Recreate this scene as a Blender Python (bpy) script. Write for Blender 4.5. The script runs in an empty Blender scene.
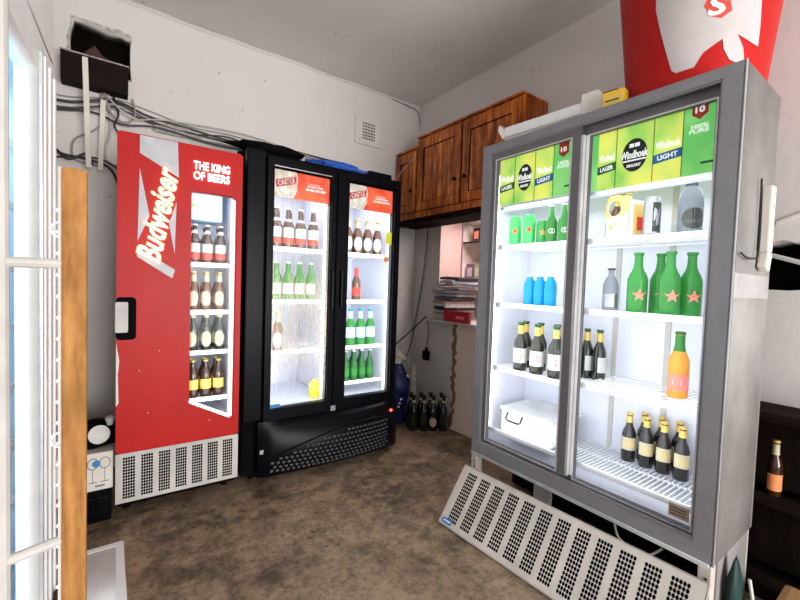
import bpy, bmesh, math, random
from mathutils import Vector, Matrix, noise
random.seed(7)
S = bpy.context.scene
COL = S.collection
PI = math.pi

# ------------------------------------------------------------------ camera
cd = bpy.data.cameras.new('camera'); cam = bpy.data.objects.new('camera', cd); COL.objects.link(cam)
YAW, PITCH, ROLL, F = .624, .040, .034, 401.0
cd.sensor_width = 36; cd.lens = 36 * F / 800; cd.clip_start = .05
fw = Vector((math.sin(YAW)*math.cos(PITCH), math.cos(YAW)*math.cos(PITCH), -math.sin(PITCH)))
rt = Vector((math.cos(YAW), -math.sin(YAW), 0)); up = rt.cross(fw)
r2 = rt*math.cos(ROLL) + up*math.sin(ROLL); u2 = up*math.cos(ROLL) - rt*math.sin(ROLL)
mw = Matrix((r2, u2, -fw)).transposed().to_4x4(); mw.translation = (0, 0, 1.28)
cam.matrix_world = mw
S.camera = cam
# ------------------------------------------------------------------ world, lights, exposure
w = bpy.data.worlds.new('world'); S.world = w; w.use_nodes = True
w.node_tree.nodes['Background'].inputs[0].default_value = (.80, .88, 1, 1)
w.node_tree.nodes['Background'].inputs[1].default_value = 1.0
S.view_settings.view_transform = 'Standard'; S.view_settings.look = 'None'
S.view_settings.gamma = 1; S.view_settings.exposure = 0.1
def area(name, loc, rot, sx, sy, energy, color=(1, 1, 1), parent=None, spread=PI):
    d = bpy.data.lights.new(name, 'AREA'); d.shape = 'RECTANGLE'; d.size = sx; d.size_y = sy
    d.energy = energy; d.color = color; d.spread = spread
    o = bpy.data.objects.new(name, d); COL.objects.link(o); o.location = loc; o.rotation_euler = rot
    if parent: o.parent = parent
    return o
DOORWAY_W = 265
area('doorway_daylight', (1.15, -3.4, 1.1), (PI/2+.10, 0, 0), 2.8, 2.2, DOORWAY_W, (1, .965, .94))

# ------------------------------------------------------------------ materials
MATS = {}
def node_mat(name):
    m = bpy.data.materials.new(name); m.use_nodes = True
    return m, m.node_tree, m.node_tree.nodes['Principled BSDF']
def ramp(nt, src, stops):
    r = nt.nodes.new('ShaderNodeValToRGB'); e = r.color_ramp.elements
    while len(e) < len(stops): e.new(.5)
    for i, (p, c) in enumerate(stops): e[i].position = p; e[i].color = (*c, 1)
    nt.links.new(src, r.inputs[0]); return r.outputs[0]
def nz(nt, scale, detail=4, rough=.6, stretch=(1, 1, 1), seed=0, coord='Object'):
    tc = nt.nodes.new('ShaderNodeTexCoord'); mp = nt.nodes.new('ShaderNodeMapping')
    mp.inputs['Scale'].default_value = stretch; mp.inputs['Location'].default_value = (seed, seed*.7, seed*.3)
    n = nt.nodes.new('ShaderNodeTexNoise'); n.inputs['Scale'].default_value = scale
    n.inputs['Detail'].default_value = detail; n.inputs['Roughness'].default_value = rough
    nt.links.new(tc.outputs[coord], mp.inputs[0]); nt.links.new(mp.outputs[0], n.inputs['Vector'])
    return n.outputs[0]
def mixc(nt, fac, a, b, mode='MIX'):
    n = nt.nodes.new('ShaderNodeMix'); n.data_type = 'RGBA'; n.blend_type = mode
    for i, v in ((0, fac), (6, a), (7, b)):
        if isinstance(v, bpy.types.NodeSocket): nt.links.new(v, n.inputs[i])
        else: n.inputs[i].default_value = v if i == 0 else (*v, 1)
    return n.outputs[2]
def bump(nt, b, src, s=.2, d=.01):
    n = nt.nodes.new('ShaderNodeBump'); n.inputs['Strength'].default_value = s; n.inputs['Distance'].default_value = d
    nt.links.new(src, n.inputs['Height']); nt.links.new(n.outputs[0], b.inputs['Normal'])
def mat(name, col, rough=.5, metal=0, var=.12, scale=12, coat=0, trans=0, ior=1.45, emit=None, es=0, bmp=0, stretch=(1, 1, 1), spec=.5):
    if name in MATS: return MATS[name]
    m, nt, b = node_mat(name)
    n = nz(nt, scale, stretch=stretch)
    dark = tuple(max(0, c*(1-var)) for c in col); lite = tuple(min(1, c*(1+var)) for c in col)
    nt.links.new(ramp(nt, n, [(.3, dark), (.7, lite)]), b.inputs['Base Color'])
    b.inputs['Roughness'].default_value = rough; b.inputs['Metallic'].default_value = metal
    b.inputs['Specular IOR Level'].default_value = spec
    b.inputs['Coat Weight'].default_value = coat; b.inputs['Transmission Weight'].default_value = trans; b.inputs['IOR'].default_value = ior
    if emit: b.inputs['Emission Color'].default_value = (*emit, 1); b.inputs['Emission Strength'].default_value = es
    if bmp: bump(nt, b, n, bmp)
    MATS[name] = m; return m

def wall_mat(name, base, stain, dirt):
    m, nt, b = node_mat(name)
    c = ramp(nt, nz(nt, 1.3, 6, .65), [(.35, tuple(x*.93 for x in base)), (.65, base)])
    f = ramp(nt, nz(nt, 3.1, 8, .75, seed=4), [(.60, (0, 0, 0)), (.74, (dirt,)*3)])
    c = mixc(nt, f, c, stain)
    f2 = ramp(nt, nz(nt, 26, 2, .5, seed=9), [(.73, (0, 0, 0)), (.76, (.6,)*3)])
    c = mixc(nt, f2, c, (.16, .12, .09))
    nt.links.new(c, b.inputs['Base Color']); b.inputs['Roughness'].default_value = .75
    bump(nt, b, nz(nt, 22, 6, .7), .35, .006)
    return m
M_wall = wall_mat('painted plaster', (.70, .66, .635), (.50, .43, .37), .5)
M_plaster = wall_mat('beige plaster', (.90, .73, .62), (.30, .20, .13), .8)
M_pink = wall_mat('pink plaster', (.80, .56, .52), (.5, .3, .25), .3)
M_ceil = wall_mat('grey ceiling paint', (.70, .69, .665), (.44, .42, .40), .5)
# floor
M_floor, nt, b = node_mat('worn concrete floor')
c = ramp(nt, nz(nt, 1.7, 8, .72), [(.32, (.030, .020, .012)), (.47, (.17, .115, .072)), (.66, (.42, .30, .20))])
c = mixc(nt, ramp(nt, nz(nt, 2.2, 6, .7, seed=3), [(.5, (0, 0, 0)), (.68, (.6,)*3)]), c, (.075, .068, .034))
c = mixc(nt, ramp(nt, nz(nt, 38, 5, .8, seed=5), [(.46, (0, 0, 0)), (.64, (.7,)*3)]), c, (.022, .015, .010))
c = mixc(nt, ramp(nt, nz(nt, 13, 5, .75, seed=15), [(.42, (0, 0, 0)), (.66, (.75,)*3)]), c, (.42, .295, .18))
c = mixc(nt, ramp(nt, nz(nt, 5, 6, .7, seed=11), [(.50, (0, 0, 0)), (.66, (.8,)*3)]), c, (.040, .030, .016))
c = mixc(nt, ramp(nt, nz(nt, 60, 3, .6, seed=8), [(.72, (0, 0, 0)), (.76, (.7,)*3)]), c, (.42, .36, .29))
nt.links.new(c, b.inputs['Base Color'])
nt.links.new(ramp(nt, nz(nt, 2.5, 5, .7, seed=2), [(.35, (.38,)*3), (.65, (.8,)*3)]), b.inputs['Roughness'])
bump(nt, b, nz(nt, 40, 8, .75), .45, .008)
# wood
def wood(name, a, bb, cc, scale=7, rough=.34, stretch=(4, 4, .45)):
    m, nt, b = node_mat(name)
    n = nz(nt, scale, 6, .65, stretch)
    c = ramp(nt, n, [(.30, a), (.5, bb), (.68, cc)])
    c = mixc(nt, ramp(nt, nz(nt, 3.4, 5, .65, seed=6), [(.46, (0, 0, 0)), (.64, (.6,)*3)]), c, a)
    nt.links.new(c, b.inputs['Base Color']); b.inputs['Roughness'].default_value = rough; b.inputs['Coat Weight'].default_value = 0; b.inputs['Specular IOR Level'].default_value = .1 if rough > .59 else .28
    bump(nt, b, n, .15, .003); return m
M_wood = wood('varnished pine', (.09, .014, .003), (.50, .115, .014), (.88, .32, .05))
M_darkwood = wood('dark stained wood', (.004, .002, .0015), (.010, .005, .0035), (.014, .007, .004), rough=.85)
M_plank = wood('raw timber', (.20, .085, .022), (.36, .165, .048), (.44, .225, .075), rough=.6, stretch=(8, 8, 1.2))
M_red = mat('red enamel', (.44, .010, .008), .42, var=.10, scale=3, spec=.22)
M_logo = mat('pale grey enamel', (.47, .47, .50), .45)
M_halo = mat('orange letter glow', (1, .5, .25), .5, emit=(1, .38, .16), es=1.1)  # halo of glow round the lit letters, put in as emissive colour
M_white = mat('white enamel', (.80, .80, .79), .38, var=.06)
M_offw = mat('yellowed white plastic', (.70, .67, .60), .5, var=.12, scale=5)
M_grille = mat('greyed white sheet metal', (.50, .48, .45), .45, var=.15, scale=6)
M_panel = mat('scuffed white sheet metal', (.56, .52, .47), .45, var=.16, scale=5)
M_grey = mat('grey painted steel', (.245, .245, .262), .38, .2, var=.08)
M_greyd = mat('darker grey aluminium', (.17, .165, .175), .35, .35, var=.10, stretch=(20, 20, 1))
M_side = mat('light grey coated steel', (.235, .222, .21), .5, .05, var=.28, scale=3)
M_patch = mat('grey tape', (.36, .35, .35), .6)
M_silver = mat('brushed silver', (.6, .6, .62), .3, .9)
M_chrome = mat('pale aluminium strip', (.66, .67, .68), .3, .5)
M_black = mat('black plastic', (.0025, .0025, .004), .32, var=.3, spec=.12)
M_blackm = mat('matt black', (.002, .002, .0025), .85, var=.3, spec=.1)
M_rubber = mat('black cable', (.012, .012, .013), .5)
M_greycable = mat('grey cable', (.30, .28, .26), .55)
M_whcable = mat('dirty white cable', (.50, .46, .41), .5)
M_liner = mat('white liner', (.74, .75, .83), .4, var=.03)
M_bluel = mat('pale blue liner', (.52, .74, .93), .4, var=.08, scale=4, stretch=(1, 6, 1))
M_shelf = mat('white coated wire', (.86, .87, .88), .35, var=.04)
M_brick = wall_mat('bare brown render', (.28, .15, .085), (.14, .07, .04), .8)
M_hole = mat('dark cavity', (.004, .003, .002), .95, var=.5, spec=.05)
M_blue = mat('blue plastic sack', (.006, .014, .08), .3, var=.9, scale=9, bmp=1)
M_bluecloth = mat('blue cloth', (.02, .10, .45), .7, var=.4, scale=20)
M_teal = mat('teal plastic', (.02, .30, .30), .45)
M_dkgreen = mat('dark green shade', (.004, .03, .028), .6)  # colour of the teal-black shade beside the grey cooler
M_card = mat('brown cardboard', (.42, .22, .10), .8, var=.15)
M_yellow = mat('yellow card', (.85, .50, .03), .5)
M_yell2 = mat('lemon yellow plastic', (.95, .80, .05), .4)
M_orange = mat('orange sticker', (.90, .30, .10), .5)
M_ink = mat('dark print', (.02, .025, .02), .6)
M_redink = mat('red print', (.70, .03, .02), .5)
M_blueink = mat('blue print', (.03, .20, .50), .5)
M_whink = mat('white print', (.88, .88, .86), .5)
M_whlit = mat('backlit white print', (.9, .9, .88), .5, emit=(1, 1, .95), es=.45)
M_led = mat('led strip light', (1, 1, 1), .5, emit=(1, .98, .95), es=3.5)
M_neon = mat('lit white letters', (1, 1, 1), .5, emit=(1, .93, .86), es=2.6)
M_ledr = mat('red indicator lamp', (1, .05, .03), .5, emit=(1, .05, .03), es=6)
M_dot = mat('small green light mark', (.3, .8, .2), .5)
# backlit prints
def backlit(name, stops, scale, es, stretch=(1, 1, 1), seed=0):
    m, nt, b = node_mat(name)
    c = ramp(nt, nz(nt, scale, 2, .5, stretch, seed), stops)
    nt.links.new(c, b.inputs['Base Color']); nt.links.new(c, b.inputs['Emission Color']); b.inputs['Emission Strength'].default_value = es
    b.inputs['Roughness'].default_value = .4; return m
M_lime = backlit('backlit lime print', [(.38, (.30, .62, .10)), (.5, (.60, .76, .14)), (.62, (.82, .82, .14))], 6, .50, (1, 1, .6), 1)
M_green_p = backlit('backlit green print', [(.40, (.14, .55, .12)), (.60, (.28, .70, .20))], 5, .50)
M_orange_p = backlit('backlit orange red print', [(.35, (.62, .05, .02)), (.62, (.85, .14, .05))], 7, .45)
M_cream_p = backlit('backlit cream print', [(.40, (.60, .50, .40)), (.60, (.80, .74, .65))], 14, .25)
M_darkgreen_p = mat('dark green print', (.02, .16, .05), .5)
# glass
def glass(name, tint=(.97, .99, 1), gl=.05, haze=None):
    m = bpy.data.materials.new(name); m.use_nodes = True; nt = m.node_tree; nt.nodes.clear()
    o = nt.nodes.new('ShaderNodeOutputMaterial'); t = nt.nodes.new('ShaderNodeBsdfTransparent'); g = nt.nodes.new('ShaderNodeBsdfGlossy')
    t.inputs[0].default_value = (*tint, 1); g.inputs['Roughness'].default_value = .03
    f = nt.nodes.new('ShaderNodeLayerWeight'); f.inputs[0].default_value = .25
    mu = nt.nodes.new('ShaderNodeMath'); mu.operation = 'MULTIPLY_ADD'; mu.inputs[1].default_value = .10; mu.inputs[2].default_value = gl*.05
    nt.links.new(f.outputs['Fresnel'], mu.inputs[0])
    x = nt.nodes.new('ShaderNodeMixShader'); nt.links.new(mu.outputs[0], x.inputs[0]); nt.links.new(t.outputs[0], x.inputs[1]); nt.links.new(g.outputs[0], x.inputs[2])
    out = x.outputs[0]
    if haze:
        d = nt.nodes.new('ShaderNodeBsdfTranslucent'); d.inputs[0].default_value = (*haze, 1)
        tc = nt.nodes.new('ShaderNodeTexCoord'); gr = nt.nodes.new('ShaderNodeSeparateXYZ'); nt.links.new(tc.outputs['Object'], gr.inputs[0])
        hf = nt.nodes.new('ShaderNodeMath'); hf.operation = 'MULTIPLY'; hf.inputs[1].default_value = .5; nt.links.new(gr.outputs[2], hf.inputs[0])
        a = ramp(nt, hf.outputs[0], [(.27, (.05,)*3), (.42, (1, 1, 1)), (.54, (1, 1, 1)), (.78, (.25,)*3)])
        k = ramp(nt, nz(nt, 12, 6, .7, (5, 1, .35)), [(.38, (.10,)*3), (.70, (.62,)*3)])
        mm = nt.nodes.new('ShaderNodeMath'); mm.operation = 'MULTIPLY'; nt.links.new(a, mm.inputs[0]); nt.links.new(k, mm.inputs[1])
        y = nt.nodes.new('ShaderNodeMixShader'); nt.links.new(mm.outputs[0], y.inputs[0]); nt.links.new(out, y.inputs[1]); nt.links.new(d.outputs[0], y.inputs[2]); out = y.outputs[0]
    nt.links.new(out, o.inputs[0]); return m
M_glass = glass('clear door glass')
M_glassh = glass('misted door glass', haze=(.95, .80, .64))
M_clear = mat('clear plastic tub', (.90, .91, .93), .25, trans=.35, ior=1.2)
M_clearb = mat('clear bottle glass', (.30, .33, .36), .15, trans=.5, ior=1.15)
M_amber = mat('dark amber bottle glass', (.045, .016, .008), .14, coat=.5)
M_brownb = mat('brown bottle glass', (.10, .035, .012), .14, coat=.5)
M_darkb = mat('dark olive bottle glass', (.020, .024, .014), .14, coat=.5)
M_greenb = mat('green bottle glass', (.045, .30, .05), .12, trans=.45, ior=1.2, coat=.4)
M_gdark = mat('deep green bottle glass', (.025, .13, .03), .12, trans=.25, ior=1.2, coat=.4)
M_blueb = mat('bright blue drink', (.01, .30, .85), .2, trans=.15, ior=1.2, coat=.3)
M_orangeb = mat('orange drink', (.85, .34, .05), .2, trans=.2, ior=1.2, coat=.3)
M_gold = mat('gold foil', (.72, .50, .12), .35, .3)
M_cream = mat('cream label', (.58, .50, .32), .5)
M_yelab = mat('yellow label', (.80, .55, .10), .5)
M_wlab = mat('white label', (.62, .61, .58), .5)
M_redlab = mat('red label', (.60, .05, .03), .5)
M_pinklab = mat('pink red label', (.80, .22, .16), .5)
M_can = mat('green can', (.06, .55, .12), .3, .3)
M_cansil = mat('silver can', (.33, .33, .34), .3, .8)
M_bg = mat('bluish glass tub', (.6, .7, .8), .3)

# ------------------------------------------------------------------ geometry helpers
class MB:
    def __init__(s): s.b = bmesh.new()
    def box(s, x0, x1, y0, y1, z0, z1, bev=0, mtx=None):
        vs = [s.b.verts.new((x, y, z)) for x in (x0, x1) for y in (y0, y1) for z in (z0, z1)]
        fs = [s.b.faces.new([vs[i] for i in q]) for q in ((0, 1, 3, 2), (4, 6, 7, 5), (0, 4, 5, 1), (2, 3, 7, 6), (0, 2, 6, 4), (1, 5, 7, 3))]
        if bev:
            es = list({e for f in fs for e in f.edges})
            r = bmesh.ops.bevel(s.b, geom=es, offset=bev, segments=2, profile=.6, affect='EDGES'); vs = list({v for f in r['faces'] for v in f.verts} | {v for v in vs if v.is_valid})
        if mtx is not None: bmesh.ops.transform(s.b, matrix=mtx, verts=[v for v in vs if v.is_valid])
        return s
    def lathe(s, prof, c=(0, 0, 0), n=16, a0=0, a1=2*PI, mtx=None):
        full = abs(a1-a0-2*PI) < 1e-6; k = n if full else n+1; rows = []
        for r, z in prof:
            rows.append([s.b.verts.new((c[0]+r*math.cos(a0+(a1-a0)*i/n), c[1]+r*math.sin(a0+(a1-a0)*i/n), c[2]+z)) for i in range(k)])
        for a, bb in zip(rows, rows[1:]):
            for i in range(n):
                j = (i+1) % k; s.b.faces.new((a[i], a[j], bb[j], bb[i]))
        if full:
            if prof[0][0] > 1e-5: s.b.faces.new(rows[0][::-1])
            if prof[-1][0] > 1e-5: s.b.faces.new(rows[-1])
        if mtx is not None: bmesh.ops.transform(s.b, matrix=mtx, verts=[v for r in rows for v in r])
        return s
    def tube(s, pts, r, n=6, smooth=True):
        P = [Vector(p) for p in pts]
        if smooth and len(P) > 2:
            Q = [P[0]] + P + [P[-1]]; out = []
            for i in range(1, len(Q)-2):
                for k in range(5):
                    t = k/5; a, bb, c, d = Q[i-1:i+3]
                    out.append(.5*((2*bb)+(c-a)*t+(2*a-5*bb+4*c-d)*t*t+(3*bb-a-3*c+d)*t**3))
            P = out+[P[-1]]
        rows = []; nrm = None
        for i, p in enumerate(P):
            t = (P[min(i+1, len(P)-1)]-P[max(i-1, 0)]).normalized()
            if nrm is None: nrm = t.orthogonal().normalized()
            nrm = (nrm - t*nrm.dot(t)).normalized(); bn = t.cross(nrm)
            rr = r(i/(len(P)-1)) if callable(r) else r
            rows.append([s.b.verts.new(p+nrm*rr*math.cos(2*PI*k/n)+bn*rr*math.sin(2*PI*k/n)) for k in range(n)])
        for a, bb in zip(rows, rows[1:]):
            for i in range(n): s.b.faces.new((a[i], a[(i+1) % n], bb[(i+1) % n], bb[i]))
        s.b.faces.new(rows[0][::-1]); s.b.faces.new(rows[-1]); return s
    def add(s, me, mtx=None):
        k = len(s.b.verts); s.b.from_mesh(me); s.b.verts.ensure_lookup_table()
        if mtx is not None: bmesh.ops.transform(s.b, matrix=mtx, verts=s.b.verts[k:])
        return s
    def build(s, name, m, parent=None, smooth=None, loc=None, rotz=0):
        bmesh.ops.remove_doubles(s.b, verts=s.b.verts, dist=1e-6)
        bmesh.ops.recalc_face_normals(s.b, faces=s.b.faces)
        me = bpy.data.meshes.new(name); s.b.to_mesh(me); s.b.free(); me.materials.append(m)
        if smooth:
            me.polygons.foreach_set('use_smooth', [True]*len(me.polygons))
            try: me.set_sharp_from_angle(angle=math.radians(smooth if smooth is not True else 40))
            except Exception: pass
        o = bpy.data.objects.new(name, me); COL.objects.link(o)
        if parent: o.parent = parent
        if loc: o.location = loc
        o.rotation_euler.z = rotz
        return o
def curve_mesh(loops, thick):
    """filled 2D outline (first loops may be holes, even-odd) extruded, in XY, z from 0 to thick"""
    cu = bpy.data.curves.new('c', 'CURVE'); cu.dimensions = '2D'; cu.fill_mode = 'BOTH'; cu.extrude = thick/2
    for lp in loops:
        sp = cu.splines.new('POLY'); sp.points.add(len(lp)-1); sp.use_cyclic_u = True
        for p, q in zip(sp.points, lp): p.co = (q[0], q[1], 0, 1)
    o = bpy.data.objects.new('c', cu); COL.objects.link(o); dg = bpy.context.evaluated_depsgraph_get()
    me = bpy.data.meshes.new_from_object(o.evaluated_get(dg), depsgraph=dg)
    bpy.data.objects.remove(o); bpy.data.curves.remove(cu)
    for v in me.vertices: v.co.z += thick/2
    return me
# (x,z) plane facing -y : local x->x, y->z, z-> -y
FRONT = Matrix(((1, 0, 0, 0), (0, 0, -1, 0), (0, 1, 0, 0), (0, 0, 0, 1)))
def fshape(loops, y0, y1, mb=None):
    """outline in x,z spanning y0..y1"""
    mb = mb or MB(); me = curve_mesh(loops, y1-y0)
    mb.add(me, Matrix.Translation((0, y1, 0)) @ FRONT); bpy.data.meshes.remove(me); return mb
SIDEM = Matrix(((0, 0, 1, 0), (1, 0, 0, 0), (0, 1, 0, 0), (0, 0, 0, 1)))   # (x,y)->(Y,Z), z->X
def sshape(loops, x0, x1, mb=None):
    mb = mb or MB(); me = curve_mesh(loops, x1-x0); mb.add(me, Matrix.Translation((x0, 0, 0)) @ SIDEM); bpy.data.meshes.remove(me); return mb
def rrect(x0, x1, z0, z1, r=.01, n=4):
    out = []
    for cx, cz, a in ((x1-r, z1-r, 0), (x0+r, z1-r, PI/2), (x0+r, z0+r, PI), (x1-r, z0+r, 1.5*PI)):
        for k in range(n+1): t = a+PI/2*k/n; out.append((cx+r*math.cos(t), cz+r*math.sin(t)))
    return out
def rect(x0, x1, z0, z1): return [(x0, z0), (x1, z0), (x1, z1), (x0, z1)]
def ell(cx, cz, rx, rz, n=24): return [(cx+rx*math.cos(2*PI*k/n), cz+rz*math.sin(2*PI*k/n)) for k in range(n)]
def star(cx, cz, r, n=5): return [(cx+(r if k % 2 == 0 else r*.42)*math.sin(PI*k/n), cz+(r if k % 2 == 0 else r*.42)*math.cos(PI*k/n)) for k in range(2*n)]
def text_mesh(s, w, h, bold=.012, shear=0, rot=0, thick=.003):
    cu = bpy.data.curves.new('t', 'FONT'); cu.body = s; cu.offset = bold; cu.align_x = 'CENTER'; cu.resolution_u = 3; cu.space_line = .85
    o = bpy.data.objects.new('t', cu); COL.objects.link(o); dg = bpy.context.evaluated_depsgraph_get()
    me = bpy.data.meshes.new_from_object(o.evaluated_get(dg), depsgraph=dg); bpy.data.objects.remove(o); bpy.data.curves.remove(cu)
    bm = bmesh.new(); bm.from_mesh(me); bpy.data.meshes.remove(me)
    for v in bm.verts: v.co.x += v.co.y*shear
    xs = [v.co.x for v in bm.verts]; ys = [v.co.y for v in bm.verts]
    cx, cy = (min(xs)+max(xs))/2, (min(ys)+max(ys))/2; sx, sy = w/(max(xs)-min(xs)), h/(max(ys)-min(ys))
    for v in bm.verts: v.co.x = (v.co.x-cx)*sx; v.co.y = (v.co.y-cy)*sy; v.co.z = 0
    r = bmesh.ops.extrude_face_region(bm, geom=bm.faces[:])
    for g in r['geom']:
        if isinstance(g, bmesh.types.BMVert): g.co.z = thick
    bmesh.ops.rotate(bm, matrix=Matrix.Rotation(rot, 3, 'Z'), verts=bm.verts)
    me = bpy.data.meshes.new('t'); bm.to_mesh(me); bm.free(); return me
def ftext(name, s, m, parent, cx, cz, w, h, y, **k):
    me = text_mesh(s, w, h, **k); mb = MB(); mb.add(me, Matrix.Translation((cx, y, cz)) @ FRONT); bpy.data.meshes.remove(me)
    return mb.build(name, m, parent)
def thing(name, label, cat, loc=(0, 0, 0), rotz=0, group=None):
    o = bpy.data.objects.new(name, None); COL.objects.link(o); o.location = loc; o.rotation_euler.z = rotz; o.empty_display_size = .05
    o['label'] = label; o['category'] = cat
    if group: o['group'] = group
    return o
def tag(o, label, cat, group=None):
    o['label'] = label; o['category'] = cat
    if group: o['group'] = group
    return o
def struct(o): o['kind'] = 'structure'; return o

# ------------------------------------------------------------------ room
XW, YW, ZC = 2.489, 3.231, 3.05
XL, YN = -1.1, -1.6
def jag(lp, amp, seed=0, n=5):
    random.seed(seed); out = []
    for i, p in enumerate(lp):
        q = lp[(i+1) % len(lp)]
        for k in range(n):
            t = k/n; out.append((p[0]+(q[0]-p[0])*t+random.uniform(-amp, amp), p[1]+(q[1]-p[1])*t+random.uniform(-amp, amp)))
    return out
struct(MB().box(XL-.2, XW+.9, YN-.2, YW+.25, -.1, 0).build('floor', M_floor))
struct(MB().box(XL-.2, XW+.9, YN-.2, YW+.25, ZC, ZC+.1).build('ceiling', M_ceil))
hole_b = jag([(-.235, 2.55), (.088, 2.55), (.092, 2.825), (-.20, 2.83)], .012, 3)
struct(fshape([rect(XL-.2, XW+.9, 0, ZC), hole_b], YW, YW+.12).build('wall_back', M_wall))
struct(MB().box(-.4, .3, YW+.12, YW+.25, 2.4, 2.95).build('wall_back_cavity', M_hole))
struct(MB().box(XL-.2, XL, YN, YW, 0, ZC).build('wall_left', M_wall))
hole_r = jag([(.20, 1.31), (.62, 1.31), (.62, 1.54), (.40, 1.53), (.20, 1.535)], .009, 5)
struct(sshape([rect(YN, YW, 0, ZC), rect(1.6, 2.845, .97, 1.905), hole_r], XW, XW+.27).build('wall_right', M_wall))
struct(MB().box(XW+.27, XW+.35, 0, 1.0, 1.1, 1.8).build('wall_right_cavity', M_hole))
struct(fshape([rect(XL-.2, XW+.9, 0, ZC), rect(-.7, 2.3, 0.0001, 2.75)], YN-.12, YN).build('wall_front', M_wall))
# room behind the hatch
t = MB(); t.box(XW+.27, XW+.8, 2.95, 3.0, .5, 2.4); t.box(XW+.75, XW+.8, 1.2, 3.0, .5, 2.4); t.box(XW+.27, XW+.8, 1.2, 1.25, .5, 2.4); t.box(XW+.27, XW+.8, 1.2, 3, 2.35, 2.4); t.box(XW+.27, XW+.8, 1.2, 3, .5, .9)
struct(t.build('wall_hatch_alcove', M_pink))
struct(MB().box(XW-.001, XW+.27, 2.840, 2.846, .97, 1.905).build('trim_1', M_pink))
# beige plaster facing with torn edge, and bare strip
edge = [(2.555+random.uniform(-.018, .018), .97-.04*i) for i in range(24)] + [(2.60, .0)]
struct(sshape([[(1.55, 0), (1.55, .97)] + edge], XW-.022, XW).build('trim_2', M_plaster))
edge2 = [(p[0]+.055+random.uniform(-.012, .022), p[1]) for p in edge[:-1]] + [(2.72, 0)]
struct(sshape([[(1.6, 0), (1.6, .972)] + edge2], XW-.010, XW).build('trim_3', M_brick))
# ceiling cornice strip: plaster line where ceiling meets the walls
tb = MB(); pts = [(x, YW-.004, ZC-.012+.01*noise.noise((x*3, 0, 0))) for x in [XL+.1*i for i in range(36)]]
struct(tb.tube(pts, .012, 5).build('trim_4', M_wall))
area('hatch_lamp_light', (XW+.13, 2.25, 1.90), (0, 0, 0), .22, .6, 9, (1, .84, .80))

# ------------------------------------------------------------------ bottles
ORD = ['leftmost', 'second from left', 'third from left', 'fourth from left', 'fifth from left', 'sixth from left', 'seventh from left', 'eighth from left']
def copy_tree(o, parent=None):
    c = o.copy(); COL.objects.link(c)
    if parent: c.parent = parent
    for ch in o.children:
        copy_tree(ch, c)
    return c
LONGNECK = [(.6, 0), (.95, .0), (1, .02), (1, .52), (.97, .57), (.80, .64), (.56, .71), (.45, .77), (.41, .86), (.40, .945), (.46, .95), (.46, .965), (.40, .97)]
STUBBY = [(.6, 0), (.95, 0), (1, .02), (1, .58), (.93, .65), (.66, .74), (.48, .82), (.44, .90), (.44, .96), (.40, .97)]
def bottle(name, r, h, mbody, mlab=None, lab=(.12, .46), mneck=None, neck=(.74, .93), mcap=None, mark=None, shape=LONGNECK, liquid=None, oval=False):
    o = MB().lathe([(a*r, z*h) for a, z in shape]).build(name, mbody, smooth=50)
    o['proto'] = 1
    if mlab:
        if oval:
            me = bmesh.new(); n = 18; c = me.verts.new((0, 0, 0)); zc = (lab[0]+lab[1])/2*h; rz = (lab[1]-lab[0])/2*h; ring = []
            rings = []
            for q in (.34, .67, 1.0):
                rings.append([me.verts.new((1.02*r*math.sin(1.0*q*math.cos(2*PI*k/n)), -1.02*r*math.cos(1.0*q*math.cos(2*PI*k/n)), zc+rz*q*math.sin(2*PI*k/n))) for k in range(n)])
            c.co = (0, -1.02*r, zc)
            for k in range(n): me.faces.new((c, rings[0][k], rings[0][(k+1) % n]))
            for a, bb in zip(rings, rings[1:]):
                for k in range(n): me.faces.new((a[k], bb[k], bb[(k+1) % n], a[(k+1) % n]))
            m_ = MB(); m_.b.free(); m_.b = me; l = m_.build('label', mlab, o, smooth=60)
        else:
            l = MB().lathe([(r*1.02, lab[0]*h), (r*1.02, lab[1]*h)], n=16, a0=-PI/2-1.35, a1=-PI/2+1.35).build('label', mlab, o, smooth=60)
        if mark:
            mm, kind = mark
            zc = (lab[0]+lab[1])/2*h
            lp = {'ell': ell(0, zc, r*.55, h*.065, 14), 'star': star(0, zc, r*.6), 'band': rect(-r*.75, r*.75, zc-h*.035, zc+h*.03), 'bow': [(-r*.6, zc+h*.06), (0, zc+h*.02), (r*.6, zc+h*.06), (r*.6, zc-h*.06), (0, zc-h*.02), (-r*.6, zc-h*.06)]}[kind]
            mb = fshape([lp], -r, -r+.0005); bmesh.ops.subdivide_edges(mb.b, edges=mb.b.edges[:], cuts=1)
            for v in mb.b.verts: v.co.y = -math.sqrt(max(1e-6, (r*1.035)**2-v.co.x**2))
            mb.build('label_mark', mm, l)
    elif mark:
        mm, kind = mark; mb = fshape([star(0, .30*h, r*.7)], -r, -r+.0005); bmesh.ops.subdivide_edges(mb.b, edges=mb.b.edges[:], cuts=1)
        for v in mb.b.verts: v.co.y = -math.sqrt(max(1e-6, (r*1.03)**2-v.co.x**2))
        mb.build('label_mark', mm, o)
    if mneck: MB().lathe([(rr*r*1.04, z*h) for rr, z in ((.50, neck[0]), (.45, neck[0]+.05), (.43, neck[1]))]).build('neck_foil', mneck, o, smooth=60)
    MB().lathe([(.50*r, .955*h), (.52*r, .96*h), (.50*r, .995*h), (.36*r, h)], n=12).build('cap', mcap or M_gold, o, smooth=40)
    return o
placed = set()
def place(proto, p, label, cat, group, rz=0):
    k = proto.name
    if k in placed: o = copy_tree(proto)
    else: placed.add(k); o = proto
    o.location = p; o.rotation_euler.z = rz
    if 'proto' in o: del o['proto']
    o['label'] = label; o['category'] = cat
    if group: o['group'] = group
    return o

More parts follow.
